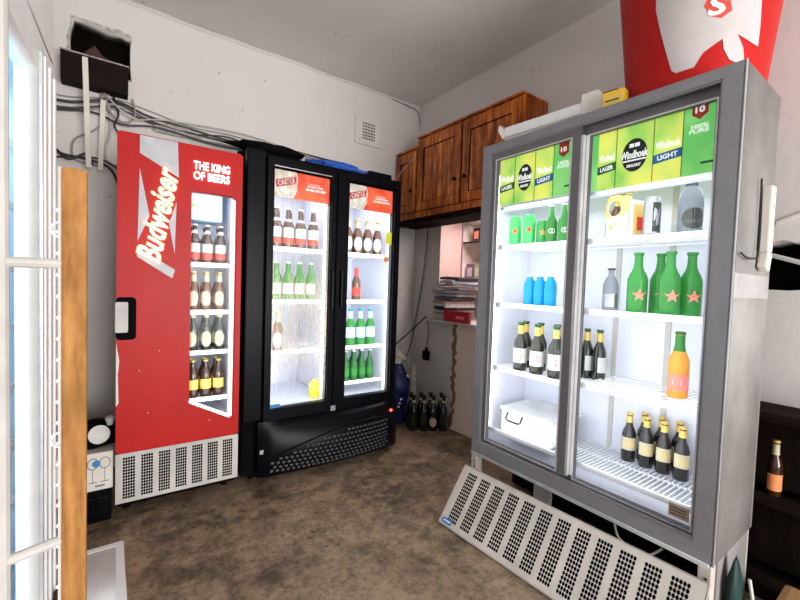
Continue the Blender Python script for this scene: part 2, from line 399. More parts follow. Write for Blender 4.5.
# ------------------------------------------------------------------ cooler parts
def wire_shelf(name, parent, x0, x1, y0, y1, z, pitch=.022, m=None, ticket=True):
    mb = MB()
    n = int((x1-x0)/pitch)
    for i in range(n+1):
        x = x0+(x1-x0)*i/n; mb.box(x-.0022, x+.0022, y0, y1, z-.006, z-.0015)
    for y in (y0, (y0+y1)/2, y1-.008): mb.box(x0, x1, y, y+.008, z-.012, z-.005)
    o = mb.build(name, m or M_shelf, parent)
    if ticket: MB().box(x0, x1, y0-.006, y0-.001, z-.022, z+.005, .002).build('shelf_front_rail', M_shelf, o)
    return o
def liner(parent, x0, x1, y0, y1, z0, z1, m=M_liner, t=.012):
    mb = MB(); mb.box(x0-t, x1+t, y1, y1+t, z0-t, z1+t); mb.box(x0-t, x0, y0, y1, z0-t, z1+t); mb.box(x1, x1+t, y0, y1, z0-t, z1+t)
    mb.box(x0, x1, y0, y1, z0-t, z0); mb.box(x0, x1, y0, y1, z1, z1+t)
    return mb.build('inner_liner', m, parent)
def vents(cols, x0, x1, z0, z1, nx, nz_, gapf=.30, extra=()):
    """outer rect + hole rows; returns mesh builder made by grid cells with 8-sided holes"""
    pass
def perforated(mb, W, H, groups, nx, nzz, thick, zm0, zm1, rr=.36):
    """flat sheet W x H in x,z with `groups` blocks of nx*nzz round holes, front at y=0"""
    bm = mb.b; gw = (W*.94)/groups; xoff = W*.03; bl = gw*.68
    def quad(a, bb, c, d, y=0): bm.faces.new([bm.verts.new((p[0], y, p[1])) for p in (a, bb, c, d)])
    xs = xoff; cur = 0
    for g in range(groups):
        gx0 = xoff+g*gw+(gw-bl)/2; gx1 = gx0+bl
        quad((cur, zm0), (gx0, zm0), (gx0, H-zm1), (cur, H-zm1)); cur = gx1
        cw = bl/nx; ch = (H-zm0-zm1)/nzz
        for i in range(nx):
            for j in range(nzz):
                cx = gx0+(i+.5)*cw; cz = zm0+(j+.5)*ch; rx, rzz = cw*rr*1.25, ch*rr*1.25
                sq = [(cw/2, 0), (cw/2, ch/2), (0, ch/2), (-cw/2, ch/2), (-cw/2, 0), (-cw/2, -ch/2), (0, -ch/2), (cw/2, -ch/2)]
                O = [bm.verts.new((cx+p[0], 0, cz+p[1])) for p in sq]
                I = [bm.verts.new((cx+rx*math.cos(PI/4*k), 0, cz+rzz*math.sin(PI/4*k))) for k in range(8)]
                for k in range(8): bm.faces.new((O[k], O[(k+1) % 8], I[(k+1) % 8], I[k]))
    quad((cur, zm0), (W, zm0), (W, H-zm1), (cur, H-zm1)); quad((0, 0), (W, 0), (W, zm0), (0, zm0)); quad((0, H-zm1), (W, H-zm1), (W, H), (0, H))
    return mb

# ================================================================== RED COOLER
rc = thing('display_cooler', 'tall red upright beer cooler with narrow window and lit white lettering', 'cooler', (.019, 2.483, 0), -.02)
W = .600
mb = MB(); mb.box(0, W, .07, .09, .09, 2.0); mb.box(0, .03, .07, .70, .09, 2.0); mb.box(W-.03, W, .07, .70, .09, 2.0); mb.box(0, W, .68, .70, .09, 2.0); mb.box(0, W, .07, .70, 1.97, 2.0); mb.box(0, W, .07, .70, .09, .37)
mb.b.free(); mb = fshape([rect(0, W, .09, 2.0), rect(.03, W-.03, .42, 1.95)], .07, .68); mb.box(0, W, .68, .70, .09, 2.0)
mb.build('body', M_blackm, rc)
win = [(.335, .565), (.555, .445), (.568, .455), (.572, 1.735), (.56, 1.752), (.345, 1.752), (.335, 1.74)]
mb = fshape([rrect(0, W, .352, 2.0, .018), win], 0, .065); mb.build('door', M_red, rc); red_door = rc.children[-1]
door = [c for c in rc.children if c.name.startswith('door')][0]
fshape([[(a+(.0 if a > .4 else -.001), z) for a, z in win]], .040, .044).build('window_glass', M_glass, door)
# lit border inside the window
fshape([[(.551, .45), (.570, .455), (.570, 1.735), (.551, 1.745)]], .048, .056).build('led_strip', M_led, door)
fshape([[(.337, .565), (.553, .447), (.553, .462), (.337, .58)]], .048, .056).build('led_strip', M_led, door)
# banner and bow tie
fshape([[(.095, 1.995), (.265, 1.995), (.272, 1.81), (.095, 1.905)]], -.004, 0).build('banner', M_logo, door)
fshape([[(.095, 1.83), (.140, 1.59), (.088, 1.455)]], -.004, 0).build('bow_tie_point', M_logo, door)
fshape([[(.262, 1.68), (.228, 1.56), (.256, 1.40)]], -.004, 0).build('bow_tie_point', M_logo, door)
fshape([[(.082, 1.425), (.258, 1.315), (.246, 1.268), (.086, 1.375)]], -.006, 0).build('banner', M_logo, door)
ftext('letter_glow', 'Budweiser', M_halo, door, .176, 1.60, .515, .120, -.007, bold=.035, shear=.45, rot=math.radians(80), thick=.004)  # glow of the lettering, built as a wider emitting layer behind it
ftext('lit_lettering', 'Budweiser', M_neon, door, .176, 1.60, .50, .105, -.011, bold=-.004, shear=.45, rot=math.radians(80), thick=.010)
ftext('lit_lettering', 'THE KING', M_neon, door, .435, 1.893, .185, .044, -.001, bold=.012, thick=.008)
ftext('lit_lettering', 'OF BEERS', M_neon, door, .435, 1.838, .185, .044, -.001, bold=.012, thick=.008)
fshape([rrect(-.002, .085, .945, 1.165, .02)], -.003, .0).build('handle_recess', M_blackm, door)
hd = fshape([rrect(-.004, .050, .985, 1.14, .008)], -.022, -.003).build('handle', M_grille, door)
for cx_, cz_ in ((.10, .78), (.14, .55), (.19, .88), (.44, .46)): fshape([ell(cx_, cz_, .003, .003, 6)], -.0008, 0).build('paint_chip', M_wlab, door)
fshape([[(0, .60), (.012, .62), (.008, .76), (.014, .84), (0, .93)]], -.001, 0).build('paint_chip', M_wlab, door)
g = perforated(MB(), W, .262, 7, 5, 14, .01, .02, .02, .39); go = g.build('grille', M_grille, rc); go.location = (0, .002, .088)
MB().box(.01, W-.01, .03, .06, .06, .34).build('grille_backing', M_blackm, rc)
for x in (.05, W-.05):
    MB().lathe([(.02, 0), (.022, .03), (.012, .05), (.012, .09)], (x, .14, 0), 10).build('foot', M_blackm, rc)
    MB().lathe([(.02, 0), (.022, .03), (.012, .05), (.012, .09)], (x, .60, 0), 10).build('foot', M_blackm, rc)
liner(rc, .045, .565, .10, .62, .445, 1.80)
fshape([rect(.34, .52, 1.62, 1.80)], .16, .40).build('evaporator_cover', M_bluel, rc)
fshape([ell(.36, 1.70, .013, .013, 12)], .158, .16).build('green_dot', M_dot, rc)
RS = [1.362, 1.082, .842, .560]
for z in RS: wire_shelf('shelf', rc, .05, .56, .13, .60, z, .03)
area('cooler_lamp', (.45, .085, 1.15), (PI/2, 0, 0), .18, 1.3, 1.5, (.97, .98, 1), rc)
area('cooler_lamp', (.3, .35, 1.79), (0, 0, 0), .4, .3, .8, (.97, .98, 1), rc)
def in_frame(root, p):
    c, s_ = math.cos(root.rotation_euler.z), math.sin(root.rotation_euler.z)
    return (root.location.x+c*p[0]-s_*p[1], root.location.y+s_*p[0]+c*p[1], p[2])
B1 = bottle('beer_bottle', .0305, .232, M_amber, M_wlab, (.28, .50), M_wlab, (.76, .84), mark=(M_ink, 'band'), mcap=M_wlab)
MB().lathe([(.0311, .025), (.0311, .060)], n=16, a0=-PI/2-1.35, a1=-PI/2+1.35).build('lower_label', M_redlab, B1, smooth=60)
B2 = bottle('beer_bottle', .0305, .232, M_brownb, M_cream, (.12, .50), M_cream, mark=(M_redlab, 'band'), oval=True)
B3 = bottle('beer_bottle', .0305, .228, M_darkb, M_cream, (.10, .50), M_cream, (.86, .94), oval=True, mark=(M_gold, 'ell'))
B4 = bottle('beer_bottle', .0315, .222, M_amber, M_yelab, (.22, .48), M_darkb, mark=(M_cream, 'band'), shape=STUBBY)
names = ['top shelf', 'second shelf', 'third shelf', 'lowest shelf']
desc = ['dark bottle, white label, red band', 'brown bottle with cream oval label', 'dark olive bottle with cream oval label', 'stubby amber bottle with yellow band']
for k, (z, B) in enumerate(zip(RS, (B1, B2, B3, B4))):
    for j in range(2):
        for i in range(4):
            place(B, in_frame(rc, (.300+.0725*i+random.uniform(-.003, .003), .175+.085*j, z)),
                  f"{desc[k]}, {'front' if j == 0 else 'back'} row {ORD[i]}, red cooler {names[k]}", 'bottle', f'bottles on the {names[k]} of the red cooler', random.uniform(-.2, .2)-.35)

# ================================================================== BLACK COOLER
X0 = .655
bc = thing('display_cooler', 'black two-door glass beer cooler with orange red header signs', 'cooler', (X0, 2.483, 0), 0)
W = 1.145
mb = fshape([rect(0, W, .05, 2.06), rect(.11, W-.06, .44, 1.99)], .05, .70); mb.box(0, W, .69, .72, .05, 2.06)
mb.build('body', M_blackm, bc)
for x0, x1 in ((-.008, .105),): MB().box(x0, x1, .0, .06, .40, 2.06, .01).build('side_post', M_black, bc)
liner(bc, .125, W-.075, .08, .66, .455, 1.975)
# doors  (glass .803-1.187, 1.325-1.70 world)
def bdoor(x0, x1, g0, g1, gm):
    d = fshape([rrect(x0, x1, .395, 2.03, .008), rrect(g0, g1, .464, 1.966, .006)], -.012, .045).build('door', M_black, bc)
    fshape([rect(g0-.008, g1+.008, .458, 1.974), rect(g0, g1, .466, 1.966)], -.016, -.011).build('glass_trim', M_black, d)
    fshape([rect(g0-.002, g1+.002, .460, 1.968)], .012, .016).build('door_glass', gm, d)
    MB().box(g0, g1, -.016, -.006, 1.966, 1.980).build('silver_strip', M_silver if g0 < .3 else M_black, d)
    h = fshape([rect(g0-.001, g1+.001, 1.800, 1.968)], .022, .026).build('header_sign', M_orange_p, d)
    L = [(0, 0), (.13, 0), (.155, .05), (.16, .12), (.15, .168), (0, .168)]
    fshape([[(g0+a, 1.80+z) for a, z in L]], .018, .021).build('cream_field', M_cream_p, h)
    # slanted shield with the word
    sh = [(.02, .105), (.145, .15), (.155, .07), (.125, .02), (.075, .004), (.04, .03)]
    fshape([[(g0+a, 1.80+z) for a, z in sh], [(g0+.085+(a-.085)*.88, 1.80+.08+(z-.08)*.88) for a, z in sh]], .0165, .018).build('shield_border', M_wlab, h)
    fshape([[(g0+a, 1.80+z) for a, z in [(.022, .055), (.148, .095), (.150, .140), (.016, .100)]]], .015, .0165).build('shield_banner', M_redlab, h)
    ftext('sign_lettering', 'CASTLE', M_whink, h, g0+.083, 1.80+.0975, .112, .032, .0148, bold=.02, rot=math.radians(17), thick=.001)
    fshape([rect(g0+.215+a, g0+.215+b_, z_, z_+q) for a, b_, z_, q in ((.01, .03, 1.888, .010), (.034, .07, 1.888, .010), (.075, .12, 1.888, .010), (0, .025, 1.864, .015), (.03, .06, 1.864, .015), (.065, .10, 1.864, .015), (.105, .14, 1.864, .015), (.02, .05, 1.906, .005), (.055, .10, 1.906, .005))], .0212, .022).build('sign_lines', M_whink, h)
    return d
d1 = bdoor(.112, .572, .150, .533, M_glassh)
d2 = bdoor(.584, 1.100, .668, 1.048, M_glass)
for x, d in ((.553, d1), (.622, d2)):
    MB().box(x-.010, x+.010, -.040, -.018, 1.10, 1.36, .006).build('handle', M_black, d)
MB().box(.565, .60, -.02, -.008, .395, .43).build('hinge_plate', M_silver, bc)
for x in (.158, .525, .676, 1.04):
    MB().box(x-.006, x+.006, .055, .062, .47, 1.79).build('led_strip', M_led, bc)
# kick panel, bulging
bm = MB(); n = 24; rows = []
for i in range(n+1):
    x = .08+(W-.09)*i/n; u = (x-.08)/(W-.09); prof = []
    for z, dep in ((.045, .05), (.10, .10), (.20, .115), (.30, .085), (.36, .05), (.392, .02)):
        prof.append(bm.b.verts.new((x, -.0-dep*(math.sin(PI*min(1, max(0, u)))**.5), z)))
    prof.append(bm.b.verts.new((x, .05, .392))); prof.insert(0, bm.b.verts.new((x, .05, .045))); rows.append(prof)
for a, c in zip(rows, rows[1:]):
    for k in range(len(a)-1): bm.b.faces.new((a[k], a[k+1], c[k+1], c[k]))
kp = bm.build('kick_panel', M_black, bc, smooth=60)
# arc relief with raised vents
def kp_y(x, z):
    u = (x-.08)/(W-.09); zs = [(.045, .05), (.10, .10), (.20, .115), (.30, .085), (.36, .05), (.392, .02)]
    for (a, da), (c, dc) in zip(zs, zs[1:]):
        if a <= z <= c: return -(da+(dc-da)*(z-a)/(c-a))*(math.sin(PI*min(1, max(0.001, u)))**.5)
    return 0
arc = [(.15+.85*k/20, .14+.17*math.sin(PI*(.08+.84*k/20)*.62+.1)) for k in range(21)]
bm = MB(); bm.tube([(x, kp_y(x, min(.38, z))-.002, min(.38, z)) for x, z in arc], .005, 6)
bm.build('panel_ridge', M_black, kp)
M_bump = mat('glossy black mesh', (.05, .05, .055), .25, var=.2, coat=.5)
bm = MB()
for r_ in range(8):
    for i in range(26):
        x = .16+.033*i+(.016 if r_ % 2 else 0); z = .085+.027*r_
        zt = .125+.17*math.sin(PI*(.08+.84*(x-.15)/.85)*.62+.1)
        if x > 1.02 or z > zt-.012: continue
        y = kp_y(x, z); bm.box(x-.010, x+.010, y-.006, y+.002, z-.007, z+.007, .002)
bm.build('vent_pattern', M_bump, kp)
MB().lathe([(.010, 0), (.010, .004)], n=12, mtx=Matrix.Translation((1.045, -.052, .335)) @ Matrix.Rotation(PI/2, 4, 'X')).build('indicator_lamp', M_ledr, bc)
MB().box(.09, .125, -.028, -.020, .20, .225).build('badge', M_silver, bc)
MB().box(.152, .22, .004, .008, .468, .49).build('blue_sticker', M_blueink, bc)
for x in (.08, W-.08):
    MB().box(x-.02, x+.02, .1, .14, 0, .05).build('foot', M_blackm, bc); MB().box(x-.02, x+.02, .6, .64, 0, .05).build('foot', M_blackm, bc)
BZ = [1.490, 1.148, .815]
for z in BZ:
    wire_shelf('shelf', bc, .135, .590, .085, .62, z, .03); wire_shelf('shelf', bc, .61, W-.08, .085, .62, z, .03)
wire_shelf('shelf', bc, .61, W-.08, .12, .62, .545, .03)
MB().box(.59, .61, .10, .64, .46, 1.97).build('divider', M_liner, bc)
for x in (.36, .85): area('cooler_lamp', (x, .30, 1.96), (0, 0, 0), .40, .3, 1.6, (.88, .95, 1), bc)
for x in (.35, .86): area('cooler_lamp', (x, .052, 1.15), (PI/2, 0, 0), .38, 1.3, 3.6, (.92, .97, 1), bc)
Q1 = bottle('beer_bottle', .036, .265, M_amber, M_wlab, (.26, .50), M_amber, mark=(M_ink, 'band'), mcap=M_wlab)
MB().lathe([(.0366, .03), (.0366, .075)], n=16, a0=-PI/2-1.35, a1=-PI/2+1.35).build('lower_label', M_redlab, Q1, smooth=60)
MB().lathe([(.030, .165), (.021, .190)], n=14).build('shoulder_label', M_wlab, Q1, smooth=60)
G1 = bottle('beer_bottle', .034, .255, M_greenb, M_wlab, (.16, .44), None, mcap=M_wlab, mark=(M_yelab, 'ell'))
W1 = bottle('beer_bottle', .034, .255, M_brownb, M_wlab, (.10, .48), M_cream, oval=True, mcap=M_gold)
BR = bottle('beer_bottle', .033, .24, M_brownb, M_redlab, (.14, .40), M_redlab, mcap=M_redlab)
BG = bottle('soda_bottle', .036, .27, M_greenb, M_bluel, (.22, .5), M_bluel, mcap=M_blueb)
GD = bottle('beer_bottle', .031, .225, M_gdark, M_greenb, (.16, .40), None, mcap=M_wlab)
def row(B, xs, y, z, fmt, cat, grp, frame):
    for i, x in enumerate(xs): place(B, in_frame(frame, (x, y, z)), fmt.format(ORD[i]), cat, grp, random.uniform(-.2, .2)-.5)
L = lambda xs: [x-X0 for x in xs]
row(Q1, L([.865, .945, 1.03, 1.12]), .12, 1.49, 'dark bottle with white label over red band, {} front row, left door', 'bottle', 'red label bottles behind the left glass door', bc)
row(Q1, L([.905, .99, 1.075]), .22, 1.49, 'dark bottle with white label over red band, {} back row, left door', 'bottle', 'red label bottles behind the left glass door', bc)
row(G1, L([.87, .95, 1.03, 1.11]), .12, 1.148, 'green bottle with pale label, {} in front row on left door second shelf', 'bottle', 'green bottles behind the misted left door', bc)
row(G1, L([.91, .99, 1.07]), .22, 1.148, 'green bottle with pale label, {} in back row on left door second shelf', 'bottle', 'green bottles behind the misted left door', bc)
place(W1, in_frame(bc, (.888-X0, .12, .815)), 'brown bottle with white label alone on the third shelf behind the misted door', 'bottle', None, -.4)
W2 = bottle('beer_bottle', .034, .255, M_brownb, M_wlab, (.10, .48), M_cream, oval=True, mcap=M_gold)
row(W2, L([1.39, 1.47, 1.555, 1.64]), .12, 1.49, 'brown bottle with white label, {} front row of black cooler right door', 'bottle', 'white label bottles behind the right glass door', bc)
row(W2, L([1.43, 1.51, 1.60]), .21, 1.49, 'brown bottle with white label, {} back row of black cooler right door', 'bottle', 'white label bottles behind the right glass door', bc)
place(BR, in_frame(bc, (1.47-X0, .12, 1.148)), 'single brown bottle with red label on second shelf of black cooler right door', 'bottle', None, -.4)
row(BG, L([1.43, 1.515, 1.60]), .12, .815, 'green bottle with light blue label, {} on third shelf of black cooler', 'bottle', 'blue labelled bottles behind the right glass door', bc)
row(GD, L([1.42, 1.49, 1.56, 1.63]), .16, .545, 'small green bottle, {} in front row on lowest shelf behind right door', 'bottle', 'small green bottles low in the black cooler', bc)
row(GD, L([1.455, 1.525, 1.595]), .24, .545, 'small green bottle, {} in back row on lowest shelf behind right door', 'bottle', 'small green bottles low in the black cooler', bc)
# yellow bag on the cooler floor and stickers
def sack(name, m, cx, cy, z0, rx, ry, h, seed, top=.35, amp=.25, parent=None):
    mb = MB(); n = 20; rows = []
    for j in range(12):
        t_ = j/11; rr = (1-.12*t_) if t_ < .75 else (1-.12*t_)*(1-(t_-.75)/.25*(1-top))
        if j == 0: rr = .85
        rows.append([])
        for k in range(n):
            a = 2*PI*k/n; q = 1+amp*noise.noise((math.cos(a)*1.6+seed, math.sin(a)*1.6, t_*2.5))
            rows[-1].append(mb.b.verts.new((cx+rx*rr*q*math.cos(a), cy+ry*rr*q*math.sin(a), z0+h*t_*(1+.08*noise.noise((a, seed, 0))*(t_ > .5)))))
    for a, c in zip(rows, rows[1:]):
        for k in range(n): mb.b.faces.new((a[k], a[(k+1) % n], c[(k+1) % n], c[k]))
    mb.b.faces.new(rows[0][::-1]); mb.b.faces.new(rows[-1])
    return mb.build(name, m, parent, smooth=50)
tag(sack('crisp_packet', M_yell2, 1.17, 2.62, .457, .045, .03, .13, 3), 'crumpled yellow packet on the floor of the black cooler, left door', 'packet')
tag(fshape([rrect(1.655, 1.715, 1.57, 1.66, .01)], 2.500, 2.502).build('round_sticker', M_yell2), 'yellow sticker high on the black cooler right door glass', 'sticker')
tag(fshape([ell(1.660, 1.458, .022, .022)], 2.500, 2.502).build('round_sticker', M_orange), 'small round orange sticker on the black cooler right door glass', 'sticker')
# things on top of the coolers
mb = sack('black_bag', M_blackm, .84, 2.64, 2.06, .23, .11, .085, 9, .5, .8); tag(mb, 'crumpled black plastic bag lying on the left end of the black cooler', 'bag')
mb = sack('blue_cloth', M_bluecloth, 1.30, 2.62, 2.06, .22, .10, .055, 5, .6, .5); tag(mb, 'crumpled blue cloth lying on top of the black cooler', 'cloth')
tag(MB().box(1.52, 1.72, 2.55, 2.70, 2.06, 2.10, .004, None).build('black_tray', M_black), 'flat black tray on the right end of the black cooler top', 'tray')

# ================================================================== RIGHT GREY COOLER
FX, FY = 1.76, 1.660
gc = thing('sliding_door_cooler', 'large grey sliding door drinks cooler with lime backlit header prints', 'cooler', (FX, FY, 0), -PI/2)
W, D, ZB, ZT = 1.197, .46, .298, 2.09
def rw(X, Y): return (FY-Y, X-FX)    # room point to cooler's own x,y
mb = fshape([rect(.0, W, ZB, ZT), rect(.03, W-.03, .345, 2.055)], .02, D-.02); mb.box(0, W, D-.02, D, ZB, ZT); mb.build('body', M_side, gc)
fshape([rect(0, W, ZB, ZT), rect(.064, 1.128, .370, 2.040)], 0, .022).build('front_frame', M_grey, gc)
fshape([rect(.006, W-.006, ZB+.006, ZT-.006), rect(.058, 1.134, .364, 2.046)], -.004, 0).build('frame_face', M_grey, gc)
fshape([rect(.005, W-.012, ZB-.012, ZB+.004)], -.006, .04).build('frame_lip', M_chrome, gc)
MB().box(W, W+.003, -.004, .004, ZB, ZT).build('corner_trim', M_chrome, gc)
liner(gc, .045, W-.045, .075, D-.03, .375, 2.035)
def gdoor(x0, x1, y, l, r, t_, bo):
    zb = .385 if y < .02 else .352
    d = fshape([rect(x0, x1, zb, 2.046), rect(x0+l, x1-r, zb+bo, 2.046-t_)], y, y+.026).build('sliding_door', M_greyd, gc)
    fshape([rect(x0+l-.006, x1-r+.006, zb+bo-.006, 2.046-t_+.006), rect(x0+l, x1-r, zb+bo, 2.046-t_)], y-.003, y).build('glass_trim', M_chrome, d)
    fshape([rect(x0+l-.003, x1-r+.003, zb+bo-.003, 2.046-t_+.003)], y+.010, y+.014).build('door_glass', M_glass, d)
    return d
gd1 = gdoor(.066, .600, .006, .034, .046, .052, .012)
gd2 = gdoor(.590, 1.130, .040, .036, .022, .048, .022)
MB().box(.600, .612, .010, .038, .39, 2.0).build('door_gasket', M_chrome, gd2)
MB().box(.614, .626, .034, .040, .39, 2.0).build('white_gasket', M_white, gd2)
# base label
lb = fshape([rect(1.035, 1.105, .405, .455)], .033, .035).build('rating_plate', mat('tan label', (.35, .27, .2), .6), gc)
for z_ in (.418, .43, .442): fshape([rect(1.04, 1.095, z_-.002, z_+.002)], .0322, .033).build('print_line', M_ink, lb)
# compressor bay
MB().box(W-.012, W, .052, D-.052, .012, ZB).build('side_skirt', M_side, gc)
MB().box(.03, W-.03, D-.10, D-.04, .02, ZB).build('compressor_bay_back', M_blackm, gc)
mb = MB(); mb.lathe([(.09, 0), (.10, .05), (.10, .13), (.06, .18), (.0, .19)], (.42, .30, .03), 18); mb.build('compressor', M_blackm, gc, smooth=50)
MB().box(.36, .46, .12, .14, .08, ZB).build('bay_bracket', M_grille, gc)
for x in (.005, W-.045):
    o = MB().box(x, x+.04, .0, .05, .0, ZB, .002).build('leg', M_panel, gc)
    mb = MB()
    for k in range(7): mb.lathe([(.005, 0), (.005, .002)], n=8, mtx=Matrix.Translation((x+.026, 0, .04+.034*k)) @ Matrix.Rotation(PI/2, 4, 'X'))
    mb.build('slot_hole', M_ink, o)
    MB().box(x, x+.04, D-.05, D-.01, .0, ZB, .002).build('leg', M_panel, gc)
mb = MB(); mb.tube([(.48, .08, .17), (.50, .03, .13), (.53, .05, .12), (.56, .03, .15), (.58, .06, .12)], .004, 6); mb.tube([(.80, .1, .25), (.85, .05, .2), (.95, .06, .18), (1.0, .1, .22)], .005, 6)
mb.build('loose_cable', M_offw, gc)
# header prints: cans
Z0h, Z1h = 1.742, 1.992
def canprint(x0, x1, y, m, kind, par=gc):
    z1 = 2.0 if y < .05 else 2.025
    c = fshape([rect(x0, x1, Z0h, z1)], y, y+.004).build('header_print', m, par)
    w_ = x1-x0; cx = (x0+x1)/2
    if kind == 'draught':
        e = fshape([ell(cx, 1.87, w_*.34, .070, 28)], y-.0015, y).build('print_disc', M_ink, c)
        ftext('print_lettering', 'Windhoek', M_whlit, c, cx, 1.873, w_*.74, .034, y-.002, bold=.03, thick=.001)
        ftext('print_lettering', 'DRAUGHT', M_whlit, c, cx, 1.826, w_*.38, .013, y-.002, bold=.03, thick=.001)
        fshape([rect(cx-w_*.14, cx-w_*.02, 1.904, 1.920), rect(cx+.001, cx+w_*.13, 1.904, 1.920)], y-.002, y-.0015).build('print_crest', M_whlit, c)
        fshape([rect(cx-w_*.32, cx+w_*.32, 1.845, 1.851)], y-.002, y-.0015).build('print_line', M_whlit, c)
    elif kind in ('LAGER', 'LIGHT'):
        mm = M_darkgreen_p if kind == 'LAGER' else M_blueink
        fshape([[(x0, 1.812), (x1, 1.824), (x1, 1.860), (x0, 1.848)]], y-.0015, y).build('print_band', mm, c)
        ftext('print_lettering', kind, M_whlit, c, cx, 1.836, w_*.7, .020, y-.002, bold=.03, rot=.08, thick=.001)
        ftext('print_lettering', 'Windhoek', M_whlit, c, cx, 1.884, w_*.86, .034, y-.002, bold=.03, thick=.001)
    else:
        fshape([[(cx-w_*.25, z1), (cx-w_*.25, z1-.055), (cx, z1-.075), (cx+w_*.25, z1-.055), (cx+w_*.25, z1)]], y-.0015, y).build('print_badge', M_redlab, c)
        ftext('print_lettering', '10', M_whlit, c, cx, z1-.038, w_*.3, .024, y-.002, bold=.03, thick=.001)
        ftext('print_lettering', '100%\nPURE', M_whlit, c, cx, z1-.11, w_*.62, .034, y-.002, bold=.03, thick=.001)
        fshape([rect(x0+w_*.6, x1, 1.778, 1.786)], y-.0015, y).build('print_line', M_darkgreen_p, c)
    fshape([rect(x1-.0022, x1, Z0h, z1)], y-.002, y).build('print_edge', M_darkgreen_p, c)
    return c
for x0, x1, m, k in ((.104, .112, M_green_p, 'x'), (.112, .215, M_lime, 'LAGER'), (.215, .345, M_lime, 'draught'), (.345, .452, M_lime, 'LIGHT'), (.452, .556, M_green_p, 'pure')):
    if k != 'x': canprint(x0, x1, .026, m, k)
for x0, x1, m, k in ((.628, .655, M_green_p, 'x'), (.655, .738, M_lime, 'LAGER'), (.738, .890, M_lime, 'draught'), (.890, .995, M_lime, 'LIGHT'), (.995, 1.100, M_green_p, 'pure')):
    if k != 'x': canprint(x0, x1, .068, m, k)
    else: fshape([rect(x0, x1, Z0h, 2.025)], .068, .072).build('header_print', m, gc)
# white curved light housing below the prints
MB().box(.05, W-.05, .08, .15, 1.728, 1.744, .004).build('lamp_housing', M_liner, gc)
GZ = [1.520, 1.187]
for z in GZ: wire_shelf('shelf', gc, .05, W-.05, .085, D-.035, z, .022)
wire_shelf('shelf', gc, .05, .60, .085, D-.035, .815, .022); wire_shelf('shelf', gc, .615, W-.05, .085, D-.035, .832, .022)
wire_shelf('shelf', gc, .05, W-.05, .085, D-.035, .445, .020)
mb = MB()
for x in (.35, .60, .85):
    mb.box(x-.012, x+.012, D-.036, D-.030, .45, 1.95)
mb.build('shelf_standard', M_grille, gc)
for x in (.062, W-.058): MB().box(x-.008, x+.008, .078, .088, .45, 1.93).build('led_strip', M_led, gc)
for x in (.33, .87):
    area('cooler_lamp', (x, .24, 1.725), (0, 0, 0), .45, .2, .8, (.95, .97, 1), gc)
    area('cooler_lamp', (x, .0705, 1.10), (PI/2, 0, 0), .44, 1.3, 4.2, (.95, .97, 1), gc)

# contents of the grey cooler, coordinates in the room
CAN = [(.8, 0), (.93, .03), (1, .07), (1, .88), (.80, .97), (.80, 1.0)]
def can(name, r, h, m, mk, mtop=M_cansil):
    o = MB().lathe([(a*r, z*h) for a, z in CAN], n=20).build(name, m, smooth=50); o['proto'] = 1
    MB().lathe([(.80*r, h), (.80*r, h+.002), (.7*r, h+.001)], n=16).build('lid', mtop, o)
    if mk:
        mb = fshape([star(0, .5*h, r*.65) if mk[1] == 'star' else rect(-r*.2, r*.75, .1*h, .85*h)], -r, -r+.0005); bmesh.ops.subdivide_edges(mb.b, edges=mb.b.edges[:], cuts=2)
        for v in mb.b.verts: v.co.y = -math.sqrt(max(1e-6, (r*1.02)**2-v.co.x**2))
        mb.build('label_mark', mk[0], o)
    return o
C1 = can('drink_can', .034, .165, M_can, (M_redlab, 'star'))
RZ = -PI/2-.1+.75      # turned towards the shop
place(C1, (1.88, 1.502, 1.52), 'green drink can with red star, leftmost on top shelf of grey cooler', 'can', 'green cans on the top shelf', RZ)
place(C1, (1.88, 1.408, 1.52), 'green drink can with red star, second on top shelf of grey cooler', 'can', 'green cans on the top shelf', RZ)
C3 = can('drink_can', .032, .125, mat('dark green can', (.03, .28, .06), .3, .2), (M_orange, 'star'))
place(C3, (1.90, 1.335, 1.52), 'shorter dark green can with orange star between cans and bottles', 'can', None, RZ)
H1 = bottle('beer_bottle', .030, .200, M_greenb, M_greenb, (.2, .42), None, mcap=M_wlab, mark=(M_whink, 'ell'))
for i, (x, y) in enumerate(((1.88, 1.268), (1.88, 1.195))):
    place(H1, (x, y, 1.52), ['pale green bottle beside the green cans on the top shelf of grey cooler', 'pale green bottle at right edge of the left sliding door, top shelf'][i], 'bottle', 'pale green bottles on the top shelf', RZ)
# blue bottles
BB = bottle('sports_drink_bottle', .032, .165, M_blueb, M_blueb, (.3, .6), M_wlab, (.86, .98), mcap=M_wlab, shape=[(.8, 0), (1, .04), (1, .62), (.9, .78), (.55, .88), (.5, .97)])
for i, yy in enumerate((1.387, 1.322, 1.257)): place(BB, (1.88, yy, 1.187), f'bright blue drink bottle with white cap, {ORD[i]} of three', 'bottle', 'blue drink bottles', RZ)
